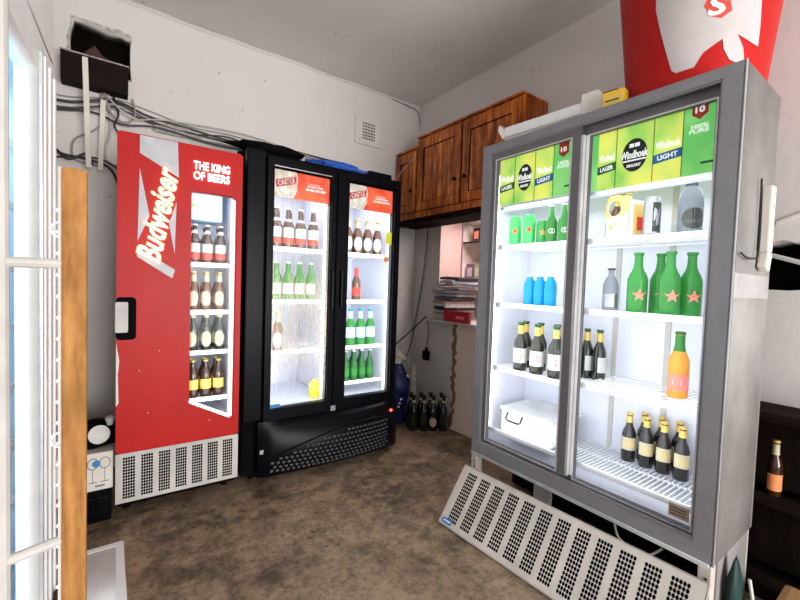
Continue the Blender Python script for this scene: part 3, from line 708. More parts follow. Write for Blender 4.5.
# seven gold-neck bottles
GN = bottle('beer_bottle', .0375, .272, M_darkb, M_wlab, (.16, .46), M_gold, (.70, .93), mark=(M_pinklab, 'ell'), mcap=M_gdark)
for i, (x, y) in enumerate(((1.892, 1.438), (1.892, 1.328), (1.892, 1.215))): place(GN, (x, y, .816), f'gold-necked beer bottle with white label, {ORD[i]} in the front row of left door', 'bottle', 'gold necked bottles behind the left sliding door', RZ)
for i, (x, y) in enumerate(((1.985, 1.475), (1.985, 1.375), (1.985, 1.27), (1.975, 1.18))): place(GN, (x, y, .816), f'gold-necked beer bottle, {ORD[i]} in the back row of left door', 'bottle', 'gold necked bottles behind the left sliding door', RZ)
GN2 = bottle('beer_bottle', .033, .262, M_darkb, M_wlab, (.16, .46), M_gold, (.70, .93), mcap=M_gdark)
for i, (x, y) in enumerate(((2.06, 1.14), (2.06, 1.072))): place(GN2, (x, y, .816), ['gold-necked bottle seen at left edge of right door, the left of two', 'gold-necked bottle seen at left edge of right door, the right of two'][i], 'bottle', 'pair of gold necked bottles behind the right door', RZ+1.0)
# tub
tb = thing('storage_tub', 'clear plastic storage tub with black handle on the cooler floor', 'tub', (1.855, 1.52, .446), -PI/2)
mb = fshape([rrect(0, .33, 0, .125, .012)], 0, .27); mb.build('tub_body', M_clear, tb)
MB().box(-.008, .338, -.008, .278, .125, .145, .005).build('lid', M_clear, tb)
MB().tube([(.045, -.002, .118), (.045, -.02, .085), (.06, -.022, .078), (.13, -.022, .078), (.145, -.02, .085), (.145, -.002, .118)], .0045, 8, False).build('handle', M_rubber, tb)
# six pack
sp = thing('beer_six_pack', 'white and yellow cardboard beer six-pack on the top shelf of right door', 'carton', (1.892, .990, 1.521), -PI/2-.28)
fshape([[(0, 0), (.125, 0), (.125, .10), (.125, .185), (.02, .20), (0, .16)], ell(.050, .140, .036, .036, 18)], 0, .004).build('carton_front', M_wlab, sp)
MB().box(.121, .125, 0, .16, 0, .17).build('carton_side', M_wlab, sp); MB().box(0, .125, .156, .16, 0, .16).build('carton_back', M_yelab, sp); MB().box(0, .125, .0, .16, 0, .004).build('carton_base', M_wlab, sp); MB().box(0, .004, 0, .16, 0, .15).build('carton_side', M_wlab, sp)
fshape([[(.0, .10), (.0, .16), (.02, .20), (.125, .185), (.125, .12), (.10, .10)], ell(.050, .140, .038, .038, 18)], -.001, 0).build('yellow_panel', mat('pale yellow card', (.70, .50, .14), .5), sp)
MB().box(.125, .1262, .03, .13, .02, .15).build('yellow_panel', mat('pale yellow card', (.70, .50, .14), .5), sp)
MB().box(.1262, .1268, .05, .11, .035, .095, .0).build('red_roundel', M_redink, sp)
ftext('carton_lettering', 'AMSTEL', M_gold, sp, .05, .055, .075, .018, -.0005, bold=.02, thick=.0006)
six = bottle('beer_bottle', .027, .20, M_brownb, M_wlab, (.14, .4), M_gold)
for i in range(2): place(six, in_frame(sp, (.034+.057*i, .034, 1.526)), ['brown bottle inside the six-pack carton, left of two', 'brown bottle inside the six-pack carton, right of two'][i], 'bottle', 'bottles inside the six-pack', RZ)
CB = can('drink_can', .033, .165, M_cansil, (M_ink, 'band')); place(CB, (1.88, .783, 1.52), 'tall silver and black can beside the six-pack on top shelf', 'can', None, RZ)
CL = bottle('spirit_bottle', .045, .25, M_clearb, M_darkb, (.1, .45), M_darkb, shape=[(.5, 0), (1, .02), (1, .55), (.85, .72), (.5, .82), (.42, .97)], oval=True, mcap=M_ink)
place(CL, (1.965, .672, 1.521), 'clear glass spirit bottle at right edge of the top shelf', 'bottle', None, RZ)
# second shelf right door
SB = bottle('spirit_bottle', .034, .20, M_clearb, M_cansil, (.1, .4), None, shape=[(.6, 0), (1, .02), (1, .60), (.7, .75), (.38, .82), (.36, .97)], mcap=M_ink)
place(SB, (1.90, .952, 1.187), 'clear squat bottle with dark cap left of the green star bottles', 'bottle', None, RZ)
GS = bottle('beer_bottle', .041, .268, M_greenb, None, mark=(M_pinklab, 'star'), mcap=M_greenb)
for i, (x, y) in enumerate(((1.90, .835), (1.90, .708))): place(GS, (x, y, 1.187), f'green bottle with red star, {ORD[i]} of front row on second shelf right door', 'bottle', 'green star bottles on the second shelf', RZ)
for i, (x, y) in enumerate(((1.985, .778), (1.985, .660))): place(GS, (x, y, 1.187), f'green bottle with red star, {ORD[i]} in back row on second shelf right door', 'bottle', 'green star bottles on the second shelf', RZ)
OB = bottle('cider_bottle', .039, .285, M_orangeb, M_pinklab, (.12, .36), None, mcap=M_gdark, mark=(M_wlab, 'band'))
MB().lathe([(.041*.60, .19), (.041*.46, .228), (.041*.44, .270)], n=14).build('green_neck', M_greenb, OB, smooth=60)
place(OB, (1.99, .688, .832), 'large orange bottle with green neck standing alone at right', 'bottle', None, RZ)
# bottom: dark quart bottles
QB = bottle('beer_bottle', .0315, .238, mat('black brown bottle glass', (.012, .010, .008), .14, coat=.5), M_cream, (.24, .50), M_gold, (.80, .93), mark=(M_yelab, 'ell'))
for i, (x, y) in enumerate(((2.085, .915), (2.085, .836), (2.085, .761), (2.08, .686))): place(QB, (x, y, .447), f'dark bottle with cream label, {ORD[i]}, front row on cooler floor', 'bottle', 'dark bottles at the cooler floor', RZ)
for i, (x, y) in enumerate(((2.152, .875), (2.152, .798), (2.152, .723))): place(QB, (x, y, .447), f'dark bottle, {ORD[i]} of back row on cooler floor', 'bottle', 'dark bottles at the cooler floor', RZ)

# removed kick panel leaning at the foot of the cooler
A = Vector((1.435, 1.575, .006)); u = Vector((.0586, -.998, 0)).normalized(); v = Vector((.205, .012, .262)); Hh = v.length; v.normalize(); nrm = u.cross(v).normalized()
kpanel = thing('ventilation_panel', 'white perforated metal panel leaning on floor below the grey cooler', 'panel', A)
mx = Matrix((u, -nrm if nrm.x > 0 else nrm, v)).transposed().to_4x4()
y_ax = Vector((mx[0][1], mx[1][1], mx[2][1]))
if y_ax.x < 0:
    mx = Matrix((u, -y_ax, v)).transposed().to_4x4()
kpanel.matrix_world = Matrix.Translation(A) @ mx
p_ = perforated(MB(), 1.135, Hh, 12, 5, 15, .01, .030, .030, .385).build('perforated_sheet', M_panel, kpanel)
mb = fshape([rect(0, 1.135, 0, Hh), rect(.006, 1.129, .006, Hh-.006)], .0, .018); mb.build('folded_rim', M_panel, kpanel)
MB().box(.01, 1.125, .016, .0175, .01, Hh-.01).build('dark_backing', M_blackm, kpanel)
lb = fshape([rrect(.020, .085, .014, .040, .008)], -.002, 0).build('blue_badge', M_blueink, kpanel); fshape([rect(.030, .048, .024, .031), rect(.050, .076, .024, .031)], -.0025, -.002).build('badge_mark', M_whink, lb)
kpanel.matrix_world = Matrix.Translation(A) @ mx

# power strip and tape on cooler side
ps = thing('power_strip', 'white multi-socket power strip fixed on the side of the grey cooler', 'power strip', (2.04, .458, 1.40), 0)
MB().box(-.028, .028, -.032, 0, .05, .30, .006).build('strip_body', M_offw, ps)
MB().box(-.028, .024, -.030, 0, -.02, .055, .006, Matrix.Rotation(.35, 4, 'Y')).build('angled_end', M_offw, ps)
for k in range(5): MB().box(-.012, .012, -.034, -.031, .08+.045*k, .095+.045*k, .001).build('socket', M_grille, ps)
mb = MB(); mb.tube([(1.975, .452, 1.72), (1.985, .450, 1.60), (1.99, .450, 1.47), (1.975, .452, 1.42)], .0035); mb.tube([(1.79, .452, 1.43), (1.86, .448, 1.415), (1.95, .448, 1.42)], .0035)
tag(mb.build('power_cable', M_rubber), 'thin black cable along the side of grey cooler by the power strip', 'cable')
tag(MB().box(1.765, 2.20, .4610, .4625, 1.27, 1.36).build('tape_patch', M_patch), 'grey tape patch across the side of the grey cooler', 'tape')
bpy.data.objects['tape_patch'].location.y = -.0025

# ------------------------------------------------------------------ on top of grey cooler
lf = thing('light_fitting', 'white fluorescent light batten lying on top of the grey cooler', 'light fitting', (1.80, 1.545, 2.092), math.radians(-86))
MB().box(0, .50, 0, .06, .035, .09, .006).build('batten_body', M_white, lf)
fshape([[(-.035, .115), (.0, .07), (.0, .035), (-.012, .03), (-.045, .085)]], .0, .06).build('end_flap', M_white, lf)
MB().box(.0, .50, .01, .05, 0, .035).build('lamp_tray', M_offw, lf); MB().box(.44, .52, -.002, .07, 0, .125, .003).build('end_box', M_offw, lf)
fshape([[(.52, .125), (.52, 0), (.62, 0)]], .0, .07).build('end_plate', M_offw, lf)
yb = thing('small_carton', 'small yellow carton standing on top of the grey cooler', 'box', (1.80, .985, 2.09), -PI/2+.1)
MB().box(0, .09, 0, .05, 0, .08, .001).build('carton_body', M_yellow, yb); MB().box(.004, .086, -.001, .0, .016, .066).build('carton_print', M_yelab, yb)
MB().box(.012, .07, -.002, -.001, .036, .042).build('print_line', M_ink, yb); MB().box(-.002, .06, .002, .05, .08, .086).build('open_flap', M_ink, yb)
# promotional bucket: tapered, wraps round
cx, cy, r0, z0, r1, z1 = 2.02, .745, .235, 2.092, .325, 2.78
bk = thing('promotional_bin', 'big tapered red promotional bin with white figure and letter S', 'bin', (cx, cy, z0))
cx, cy, r0, z0, r1, z1 = 2.08, .735, .245, 2.092, .315, 2.78
bk.location = (cx, cy, z0)
Hb = z1-z0; ROUT = lambda z: r0+(r1-r0)*z/Hb
MB().lathe([(r0*.97, 0), (r0, .004), (r1, Hb), (r1-.006, Hb), (r0-.006, .01), (.001, .01)], n=64).build('bin_shell', M_red, bk, smooth=40)
def wrap(loops, name, m, parent, off=.002, mesh=None):
    """outline given in room Y,Z, projected onto the front of the bin"""
    mb = MB(); me = mesh or curve_mesh(loops, .001)
    mb.b.from_mesh(me)
    for v in mb.b.verts: v.co.z = 0
    bmesh.ops.remove_doubles(mb.b, verts=mb.b.verts, dist=1e-5)
    for k in range(1, 40):
        yk = cy-.33+k*.0165
        bmesh.ops.bisect_plane(mb.b, geom=mb.b.verts[:]+mb.b.edges[:]+mb.b.faces[:], plane_co=(yk, 0, 0), plane_no=(1, 0, 0))
    for v in mb.b.verts:
        y, z = v.co.x-cy, v.co.y-z0; r = ROUT(z)+off; yy = max(-r*.995, min(r*.995, y))
        v.co = (-math.sqrt(r*r-yy*yy), yy, z)
    return mb.build(name, m, parent, smooth=60)
fig = [(.782, 2.78), (.779, 2.60), (.782, 2.433), (.763, 2.342), (.744, 2.264), (.721, 2.174), (.705, 2.159), (.648, 2.163), (.623, 2.209), (.571, 2.249), (.568, 2.213), (.554, 2.174), (.535, 2.160), (.520, 2.175), (.522, 2.215), (.535, 2.262), (.505, 2.235), (.492, 2.225), (.487, 2.30), (.482, 2.45), (.478, 2.78)]
M_pinkw = mat('off white print', (.50, .455, .45), .45, var=.06)
fg = wrap([fig], 'white_figure', M_pinkw, bk)
hexa = [(.622, 2.375), (.602, 2.335), (.575, 2.322), (.548, 2.345), (.556, 2.41), (.605, 2.42)]
wrap([hexa], 'letter_shield', M_redlab, fg, .003)
tm = text_mesh('S', .052, .068, bold=.03, shear=.15, thick=.001)
for v in tm.vertices: v.co.x = -v.co.x+.585; v.co.y += 2.368
wrap(None, 'shield_letter', M_whink, fg, .005, tm)

# ------------------------------------------------------------------ wall cabinets
CXF, CZ0, CZ1 = 2.215, 1.905, 2.575
def cabinet(y_hi, y_lo, z1, doors, lab, stepped=0):
    c = thing('wall_cabinet', lab, 'cabinet', (CXF, y_hi, CZ0), -PI/2)
    Wd = y_hi-y_lo; Hd = z1-CZ0; dp = XW-CXF-.002
    mb = fshape([rect(0, Wd, 0, Hd), rect(.018, Wd-.018, .018, Hd-.018)], .018, dp); mb.box(0, Wd, dp-.008, dp, 0, Hd); mb.build('carcass', M_wood, c)
    MB().box(-.004, Wd+.004, -.006, dp, Hd, Hd+.016, .003).build('top_board', M_wood, c)
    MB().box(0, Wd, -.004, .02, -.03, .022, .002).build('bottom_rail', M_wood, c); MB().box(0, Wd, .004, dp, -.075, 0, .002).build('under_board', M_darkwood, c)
    for (a, bb, kx) in doors:
        d = fshape([rect(a, bb, .03, Hd-.02), rect(a+.07, bb-.07, .10, Hd-.10)], -.006, .016).build('door', M_wood, c)
        fshape([rect(a+.065, bb-.065, .095, Hd-.095)], .004, .010).build('door_panel', M_wood, d)
        fshape([rect(a+.066, bb-.066, .096, Hd-.096), rect(a+.076, bb-.076, .106, Hd-.106)], -.002, .005).build('panel_moulding', M_darkwood, d)
        MB().lathe([(.006, 0), (.006, .012), (.014, .018), (.016, .026), (.008, .032)], n=12, mtx=Matrix.Translation((kx, -.004, .22)) @ Matrix.Rotation(PI/2, 4, 'X')).build('knob', M_darkwood, d)
    return c
cabinet(3.215, 2.895, 2.50, [(.01, .312, .27)], 'lower narrow pine wall cabinet in the corner of the room')
cabinet(2.880, 1.755, CZ1, [(.012, .55, .51), (.575, 1.11, .62)], 'wide orange pine wall cabinet with two panelled doors')
tag(MB().tube([(2.21, 3.20, 2.27), (2.20, 3.05, 2.36), (2.205, 2.90, 2.42)], .004).build('white_cable', M_whcable), 'white cable slanting across the corner wall cabinet', 'cable')

# ------------------------------------------------------------------ hatch contents
su = thing('shelf_unit', 'white two-tier shelf unit seen through the wall hatch', 'shelf', (XW+.275, 2.838, .905), -PI/2)
Wd = 1.2
mb = fshape([rect(0, Wd, 0, 1.0), rect(.012, Wd, .015, .42), rect(.012, Wd, .44, .78), rect(.012, Wd, .80, .98)], .0, .26); mb.box(0, Wd, .26, .27, 0, 1.0); mb.build('shelf_case', mat('pale pink white board', (.78, .66, .62), .6), su)
def pbox(name, x, y, z, w, d, h, m, lab, m2=None, rz=-PI/2):
    o = thing(name, lab, 'bottle' if 'bottle' in name else 'box', (x, y, z), rz)
    MB().box(0, w, 0, d, 0, h, .002).build('carton_body', m, o)
    if m2: MB().box(w*.15, w*.85, -.001, 0, h*.2, h*.75).build('printed_label', m2, o)
    return o
for i, (yy, m2, lb) in enumerate(((2.72, M_pinklab, 'dark carton with orange label, leftmost on the upper hatch shelf'), (2.62, M_wlab, 'dark carton with pale label, second on the upper hatch shelf'), (2.52, M_cream, 'dark carton with cream label, third on the upper hatch shelf'))):
    pbox('small_carton', XW+.30, yy, 1.706, .08, .06, .125, M_ink, lb, m2)
for i, (yy, m, lb) in enumerate(((2.79, mat('purple card', (.25, .12, .30), .5), 'purple packet stacked at left of the lower hatch shelf'), (2.69, mat('leaf green card', (.35, .45, .12), .5), 'green and cream packet in the middle of the lower hatch shelf'), (2.585, M_cream, 'cream packet at right of the lower hatch shelf'))):
    pbox('paper_packet', XW+.30, yy, 1.346, .085, .06, .15, m, lb, M_wlab if i < 2 else M_redlab)
# ledge and stack of magazines
struct(MB().box(2.36, XW+.27, 1.9, 2.87, .955, .972).build('trim_5', M_wall))
random.seed(11)
cols = [((.55, .5, .42), 'cream'), ((.35, .33, .30), 'grey'), ((.50, .46, .40), 'beige'), ((.06, .05, .06), 'black'), ((.60, .58, .55), 'white'), ((.45, .25, .22), 'faded red'), ((.12, .12, .15), 'dark'), ((.56, .50, .45), 'tan'), ((.25, .25, .32), 'slate grey'), ((.58, .45, .43), 'pinkish'), ((.40, .38, .42), 'mid grey'), ((.62, .60, .62), 'pale grey'), ((.05, .045, .05), 'glossy black')]
z = .973
ordn = ['lowest', 'second from bottom', 'third from bottom', 'fourth from bottom', 'fifth from bottom', 'sixth from bottom', 'middle', 'sixth from top', 'fifth from top', 'fourth from top', 'third from top', 'second from top', 'topmost']
for i, (c, nm) in enumerate(cols):
    th_ = random.uniform(.020, .026); rz = random.uniform(-.24, .20); ww = random.uniform(.20, .26)
    x_ = 2.38+random.uniform(0, .03); y_ = 2.80-(.0 if i < 9 else .06)+random.uniform(-.015, .015)
    bm = MB(); nn = 8; mid = []
    for k in range(nn+1):
        s_ = k/nn; sag = .004*math.sin(s_*6+i)+(-.006 if s_ > .9 else 0)
        mid.append([bm.b.verts.new((s_*ww, yy_, zz+sag)) for yy_, zz in ((0, 0), (.30, 0), (.30, th_), (0, th_))])
    for a, bq in zip(mid, mid[1:]):
        for k in range(4): bm.b.faces.new((a[k], a[(k+1) % 4], bq[(k+1) % 4], bq[k]))
    bm.b.faces.new(mid[0]); bm.b.faces.new(mid[-1][::-1])
    o = bm.build('magazine', mat(nm+' magazine cover', c, .45, var=.5, scale=45, stretch=(1, 1, 9)), loc=(x_, y_, z), rotz=rz-PI/2+.0)
    o.location = (x_, y_, z+.005); o['label'] = f'{nm} magazine, {ordn[i]} of the stack on the hatch ledge'; o['category'] = 'magazine'; o['group'] = 'magazines stacked on the hatch ledge'
    z += th_+.008
rb = thing('red_box', 'dark red box on the hatch ledge at right of the magazine stack', 'box', (2.345, 2.60, .973), -PI/2)
MB().box(0, .30, 0, .03, 0, .095, .003).build('box_body', mat('crimson card', (.42, .015, .03), .45), rb); MB().box(.15, .25, -.001, 0, .03, .055).build('box_print', M_pinklab, rb)

# ------------------------------------------------------------------ corner floor items
sb = thing('plastic_sack', 'blue plastic sack with white scraps standing in the back corner', 'sack', (2.12, 3.00, 0))
sack('sack_body', M_blue, 0, 0, 0, .125, .125, .56, 2, .5, .9, sb)
mb = MB(); random.seed(4)
for k in range(16):
    a = random.uniform(PI, 1.9*PI); zz = random.uniform(.15, .50); r = .135; mb.lathe([(.0, -.012), (.014, 0), (0, .012)], (r*math.cos(a), r*math.sin(a), zz), 5)
mb.build('white_scrap', M_whink, sb)
tag(sack('white_bag', mat('creased white plastic', (.55, .50, .42), .5, var=.3, scale=15, bmp=.5), 2.13, 3.0, .555, .10, .09, .12, 6, .3, .6), 'crumpled off-white plastic bag on top of the blue sack', 'bag')
tag(sack('white_bag', mat('creased white plastic', (.55, .50, .42), .5), 2.41, 3.10, 0, .055, .06, .50, 8, .4, .4), 'tall off-white plastic bag between blue sack and corner wall', 'bag')
FB = bottle('beer_bottle', .036, .31, mat('near black bottle glass', (.010, .012, .008), .12, coat=.6), M_darkb, (.2, .45), M_cream, (.80, .86), mcap=M_ink)
FB2 = bottle('beer_bottle', .036, .31, MATS['near black bottle glass'], M_cream, (.12, .38), M_cream, (.80, .86), mcap=M_ink, oval=True, mark=(M_pinklab, 'ell'))
fl = [(2.16, 2.74), (2.235, 2.69), (2.31, 2.65), (2.385, 2.60), (2.19, 2.82), (2.27, 2.775), (2.345, 2.73), (2.425, 2.68)]
for i, (x, y) in enumerate(fl):
    if i == 2: place(FB2, (x, y, 0), 'dark empty bottle with cream diamond label in front row on corner floor', 'bottle', None, -.7)
    else: place(FB, (x, y, 0), f"dark empty beer bottle on corner floor, {'front' if i < 4 else 'back'} row {ORD[i % 4]}", 'bottle', 'empty bottles on the corner floor', -.7)

# ------------------------------------------------------------------ corner cables and plug
def cable(pts, r, m, lab, name='cable'):
    return tag(MB().tube(pts, r).build(name, m), lab, 'cable', 'cables')
cable([(2.475, 3.02, 1.875), (2.475, 3.03, 1.6), (2.478, 3.10, 1.2), (2.478, 3.16, .95), (2.47, 3.20, .72), (2.40, 3.215, .5)], .005, M_rubber, 'black cable hanging down the corner beside the pink jamb')
cable([(2.37, 2.87, .985), (2.38, 3.0, .90), (2.33, 3.12, .78), (2.22, 3.18, .66), (2.10, 3.20, .52), (1.95, 3.21, .42)], .0065, M_rubber, 'thick black cable running from magazine stack down behind the black cooler')
cable([(2.36, 2.865, .985), (2.475, 2.95, .85), (2.475, 2.975, .70)], .004, M_rubber, 'short black cable hanging from the ledge to the plug')
pg = thing('power_plug', 'black power plug in the wall below the magazine stack', 'plug', (2.488, 2.965, .60))
MB().box(-.045, 0, -.035, .035, -.045, .045, .012).build('plug_body', M_blackm, pg); MB().box(-.03, -.01, -.01, .01, .04, .08, .004).build('cable_grip', M_blackm, pg)
sk = thing('wall_switch', 'small white wall switch on the back wall beside the black cooler', 'switch', (2.33, YW, 1.21))
MB().box(-.03, .03, -.008, 0, -.05, .05, .002).build('switch_plate', M_offw, sk); MB().box(-.008, .008, -.012, -.008, -.02, .02, .001).build('rocker', M_grille, sk)
# under cabinet cables
cable([(1.80, 3.21, 1.90), (1.95, 3.20, 1.86), (2.10, 3.20, 1.84), (2.25, 3.19, 1.86), (2.40, 3.12, 1.85), (2.47, 2.95, 1.86), (2.475, 2.6, 1.85), (2.47, 2.3, 1.83)], .006, M_whcable, 'off-white cable running under the wall cabinets')
cable([(1.85, 3.215, 1.87), (2.05, 3.21, 1.83), (2.25, 3.20, 1.82), (2.38, 3.15, 1.84), (2.465, 3.0, 1.845)], .006, M_greycable, 'grey cable sagging under the corner wall cabinet')

# ------------------------------------------------------------------ cable bundle on the back wall
random.seed(21)
base = [(-.60, 2.36), (-.26, 2.32), (0.0, 2.36), (.20, 2.33), (.45, 2.31), (.70, 2.31), (.95, 2.29), (1.20, 2.30), (1.45, 2.29), (1.70, 2.28), (1.95, 2.24), (2.18, 2.22)]
lbls = ['black cable, topmost of the bundle along the back wall', 'grey cable in the bundle along the back wall, second from top', 'black cable in the middle of the bundle along the back wall', 'dirty white cable in the lower half of the back wall bundle', 'black cable near the bottom of the back wall bundle', 'thin grey cable, lowest of the back wall bundle']
for i, lb in enumerate(lbls):
    m = [M_greycable, M_rubber, M_rubber, M_whcable, M_rubber, M_greycable][i]
    pts = [(x, YW-.012-.006*(i % 3), z_+.035-.016*i+random.uniform(-.022, .022)+.03*noise.noise((x*2, i*3.1, 0))) for x, z_ in base]
    cable(pts, [.004, .007, .005, .007, .006, .004][i], m, lb)
# hanging loops at left
cable([(-.55, YW-.03, 2.22), (-.30, YW-.03, 2.25), (-.10, YW-.04, 2.28), (.05, YW-.05, 2.24), (.25, YW-.05, 2.27), (.60, YW-.04, 2.24), (.95, YW-.05, 2.25), (1.3, YW-.05, 2.21)], .006, M_rubber, 'loose black cable drooping under the bundle above both coolers')
cable([(-.05, YW-.03, 2.42), (.0, YW-.07, 2.36), (.06, YW-.07, 2.31), (.14, YW-.06, 2.29), (.30, YW-.05, 2.33), (.8, YW-.05, 2.36), (1.3, YW-.04, 2.31), (1.75, YW-.04, 2.26)], .005, M_whcable, 'pale cable leaving meter box and running above the bundle')
cable([(-.45, YW-.02, 1.99), (-.3, YW-.03, 2.03), (-.22, YW-.04, 1.97), (-.13, YW-.04, 2.02), (-.10, YW-.03, 1.96)], .007, M_rubber, 'short knotted black cable left of the wall conduit')
cable([(-.02, YW-.03, 2.43), (-.03, YW-.04, 2.34), (.02, YW-.05, 2.27), (.08, YW-.05, 2.26), (.12, YW-.04, 2.32), (.105, YW-.03, 2.42)], .006, M_greycable, 'grey cable loop hanging from the meter box right side')
cable([(.0, YW-.03, 2.42), (.03, YW-.05, 2.30), (.01, YW-.05, 2.22), (.06, YW-.04, 2.15)], .006, M_rubber, 'black cable dropping from the meter box to the red cooler')
cable([(-.06, YW-.02, 2.42), (-.05, YW-.03, 2.25), (-.10, YW-.02, 2.17), (-.19, YW-.015, 2.10), (-.20, YW-.015, 2.0), (-.16, YW-.015, 1.97), (-.05, YW-.02, 1.96)], .006, M_greycable, 'grey cable curving left below the meter box')
cable([(-.40, YW-.02, 2.06), (-.25, YW-.02, 2.00), (-.14, YW-.03, 1.99), (-.02, YW-.03, 1.96), (.03, YW-.03, 1.86), (.04, YW-.02, 1.77)], .008, M_rubber, 'thick black cable ending loose on wall left of red cooler')
cable([(-.30, YW-.02, 1.97), (-.18, YW-.03, 1.99), (-.05, YW-.03, 2.0), (.10, YW-.03, 1.92), (.25, YW-.03, 1.88)], .006, M_rubber, 'black cable passing behind the top of the red cooler')
cable([(-.02, YW-.02, 2.35), (-.01, YW-.03, 2.2), (-.04, YW-.02, 2.05), (.0, YW-.02, 1.98), (.10, YW-.02, 2.02)], .006, M_whcable, 'dirty white cable hanging beside the wall conduit')
cable([(2.10, YW-.02, 2.23), (2.22, YW-.03, 2.18), (2.30, YW-.03, 2.28), (2.34, YW-.06, 2.20)], .005, M_greycable, 'grey cable looping toward the corner cabinet')
cable([(1.85, YW-.02, 2.26), (1.95, YW-.05, 2.18), (2.05, YW-.08, 2.10)], .005, M_rubber, 'black cable dropping behind the right end of black cooler')
cable([(2.15, YW-.008, 3.03), (2.35, YW-.012, 3.01), (2.44, YW-.02, 3.00), (2.47, YW-.03, 2.93), (2.475, YW-.03, 2.86)], .005, M_greycable, 'short grey cable in the ceiling corner above the vent')
# cement blob over the cables
tag(sack('cement_patch', mat('rough cement', (.40, .38, .35), .9, var=.4, scale=30, bmp=.8), .36, YW-.012, 2.25, .13, .014, .07, 4, .4, .6), 'rough cement patch on the cable bundle above the red cooler', 'patch')

# meter box and torn cavity edges
mbx = thing('meter_box', 'dark brown open meter box fixed below the wall cavity', 'meter box', (-.25, YW-.10, 2.415))
MB().box(0, .33, 0, .095, 0, .17, .004).build('box_case', mat('dark brown board', (.010, .004, .003), .7, var=.5, spec=.15), mbx)
MB().box(-.004, .332, -.004, .10, .170, .178).build('front_lip', mat('chipped pale edge', (.35, .30, .27), .6, var=.5, scale=40), mbx)
fshape([[(.10, .18), (.16, .25), (.20, .20), (.33, .16), (.33, .178), (.10, .182)]], .01, .02).build('torn_flap', mat('rusty metal', (.04, .014, .008), .7, var=.5), mbx)
mb = MB()
for k in range(4): mb.box(.14+.045*k, .155+.045*k, .11, .115, .205-.004*k, .215-.004*k)
mb.build('terminal', M_silver, mbx)
random.seed(31)
outer = jag([(-.245, 2.54), (.098, 2.54), (.10, 2.838), (-.21, 2.842)], .008, 8)
struct(fshape([outer, hole_b], YW-.004, YW).build('trim_6', mat('broken plaster edge', (.45, .40, .37), .9, var=.5, scale=30)))
cv = thing('wall_conduit', 'flat white plastic strip hanging from the meter box', 'conduit', (-.125, YW-.12, 1.75))
MB().box(0, .028, 0, .012, .17, .82, .002, Matrix.Rotation(-.03, 4, 'Y')).build('long_strip', M_offw, cv)
MB().box(.045, .072, .07, .08, .18, .62, .002, Matrix.Rotation(.03, 4, 'Y')).build('short_strip', M_offw, cv)
# vent
vt = thing('air_vent', 'white plastered air vent grille high on the back wall', 'vent', (1.905, YW, 2.66))
fshape([rrect(-.145, .145, -.125, .125, .01), rect(-.105, .105, -.085, .085)], -.018, 0).build('vent_frame', M_wall, vt)
vp = MB(); perforated(vp, .21, .17, 1, 8, 6, .01, .005, .005, .30); o = vp.build('vent_grille', M_offw, vt); o.location = (-.105, -.010, -.085)
MB().box(-.105, .105, -.003, -.001, -.085, .085).build('vent_dark', M_ink, vt)

# ------------------------------------------------------------------ right side: hole strip, dresser, box, broom
hs = thing('metal_bracket', 'bent pale metal strip sticking out of the wall hole', 'bracket', (2.47, .50, 1.47))
MB().box(-.02, 0, -.16, .03, -.006, .006, .001, Matrix.Rotation(.35, 4, 'X')).build('bracket_strip', M_panel, hs); MB().box(-.03, -.022, -.155, .025, -.014, -.002, .001, Matrix.Rotation(.35, 4, 'X')).build('bracket_strip', M_chrome, hs)
hs2 = thing('cable_duct', 'short white cable duct on the wall above the broken hole', 'cable duct', (2.489, .505, 1.61))
MB().box(-.010, 0, -.14, .0, 0, .016, .002, Matrix.Rotation(-.38, 4, 'X')).build('duct_body', M_offw, hs2)
MB().box(-.015, 0, -.16, -.13, .055, .08, .004).build('duct_end', M_greycable, hs2)
bs = thing('bookcase', 'dark brown open wooden bookcase beside the grey cooler', 'bookcase', (2.24, .98, 0), -PI/2)
Wd = 1.35
mb = fshape([rect(0, Wd, 0, .775), rect(.02, Wd-.02, .06, .40), rect(.02, Wd-.02, .42, .755)], .0, .20); mb.box(0, Wd, .20, .21, 0, .775); mb.build('case', M_darkwood, bs)
MB().box(-.0, Wd+.005, -.012, .212, .775, .795, .003).build('top_board', M_darkwood, bs)
AB = bottle('beer_bottle', .026, .24, M_amber, M_orange, (.1, .4), M_cream)
place(AB, (2.34, .425, .421), 'brown bottle with orange label inside the dark bookcase', 'bottle', None, -1)
bx = thing('cardboard_box', 'crumpled brown cardboard box on the floor beside the grey cooler', 'box', (1.918, .30, 0), 0)
mb = MB(); mb.box(0, .30, -.35, .05, 0, .13, .03)
for v_ in mb.b.verts: v_.co += Vector((.012*noise.noise(v_.co*9), .012*noise.noise(v_.co*9+Vector((5, 0, 0))), .02*noise.noise(v_.co*7)*(v_.co.z > .05)))
mb.build('box_body', M_card, bx)
MB().box(.01, .29, -.33, -.17, .128, .134, .002).build('box_flap', M_card, bx)
br = thing('dustpan', 'teal dustpan with pale handle leaning beside the grey cooler', 'dustpan', (1.93, .375, .0), .3)
mb = MB(); mb.box(-.08, .10, -.02, .02, 0, .10, .01); mb.build('pan', M_teal, br)
MB().tube([(.0, .0, .09), (.01, .010, .16), (.02, .02, .22)], .006, 8).build('handle', M_panel, br)
gb = sack('green_shade', M_dkgreen, 1.89, .43, 0, .045, .022, .30, 12, .3, .4); tag(gb, 'dark green shape standing in for shade against the side of the grey cooler', 'bag')  # solid shape added where only dark teal shade falls on the cooler side

# ------------------------------------------------------------------ left side: white glass-door cooler
lc = thing('display_cooler', 'white upright glass door cooler at left with pale blue lit interior', 'cooler', (-.1755, 1.952, 0), math.radians(90-2.4+0))
# local: x runs toward -Y?  front faces local -y ; rotate so that front faces +X
lc.rotation_euler.z = math.radians(90-2.4)
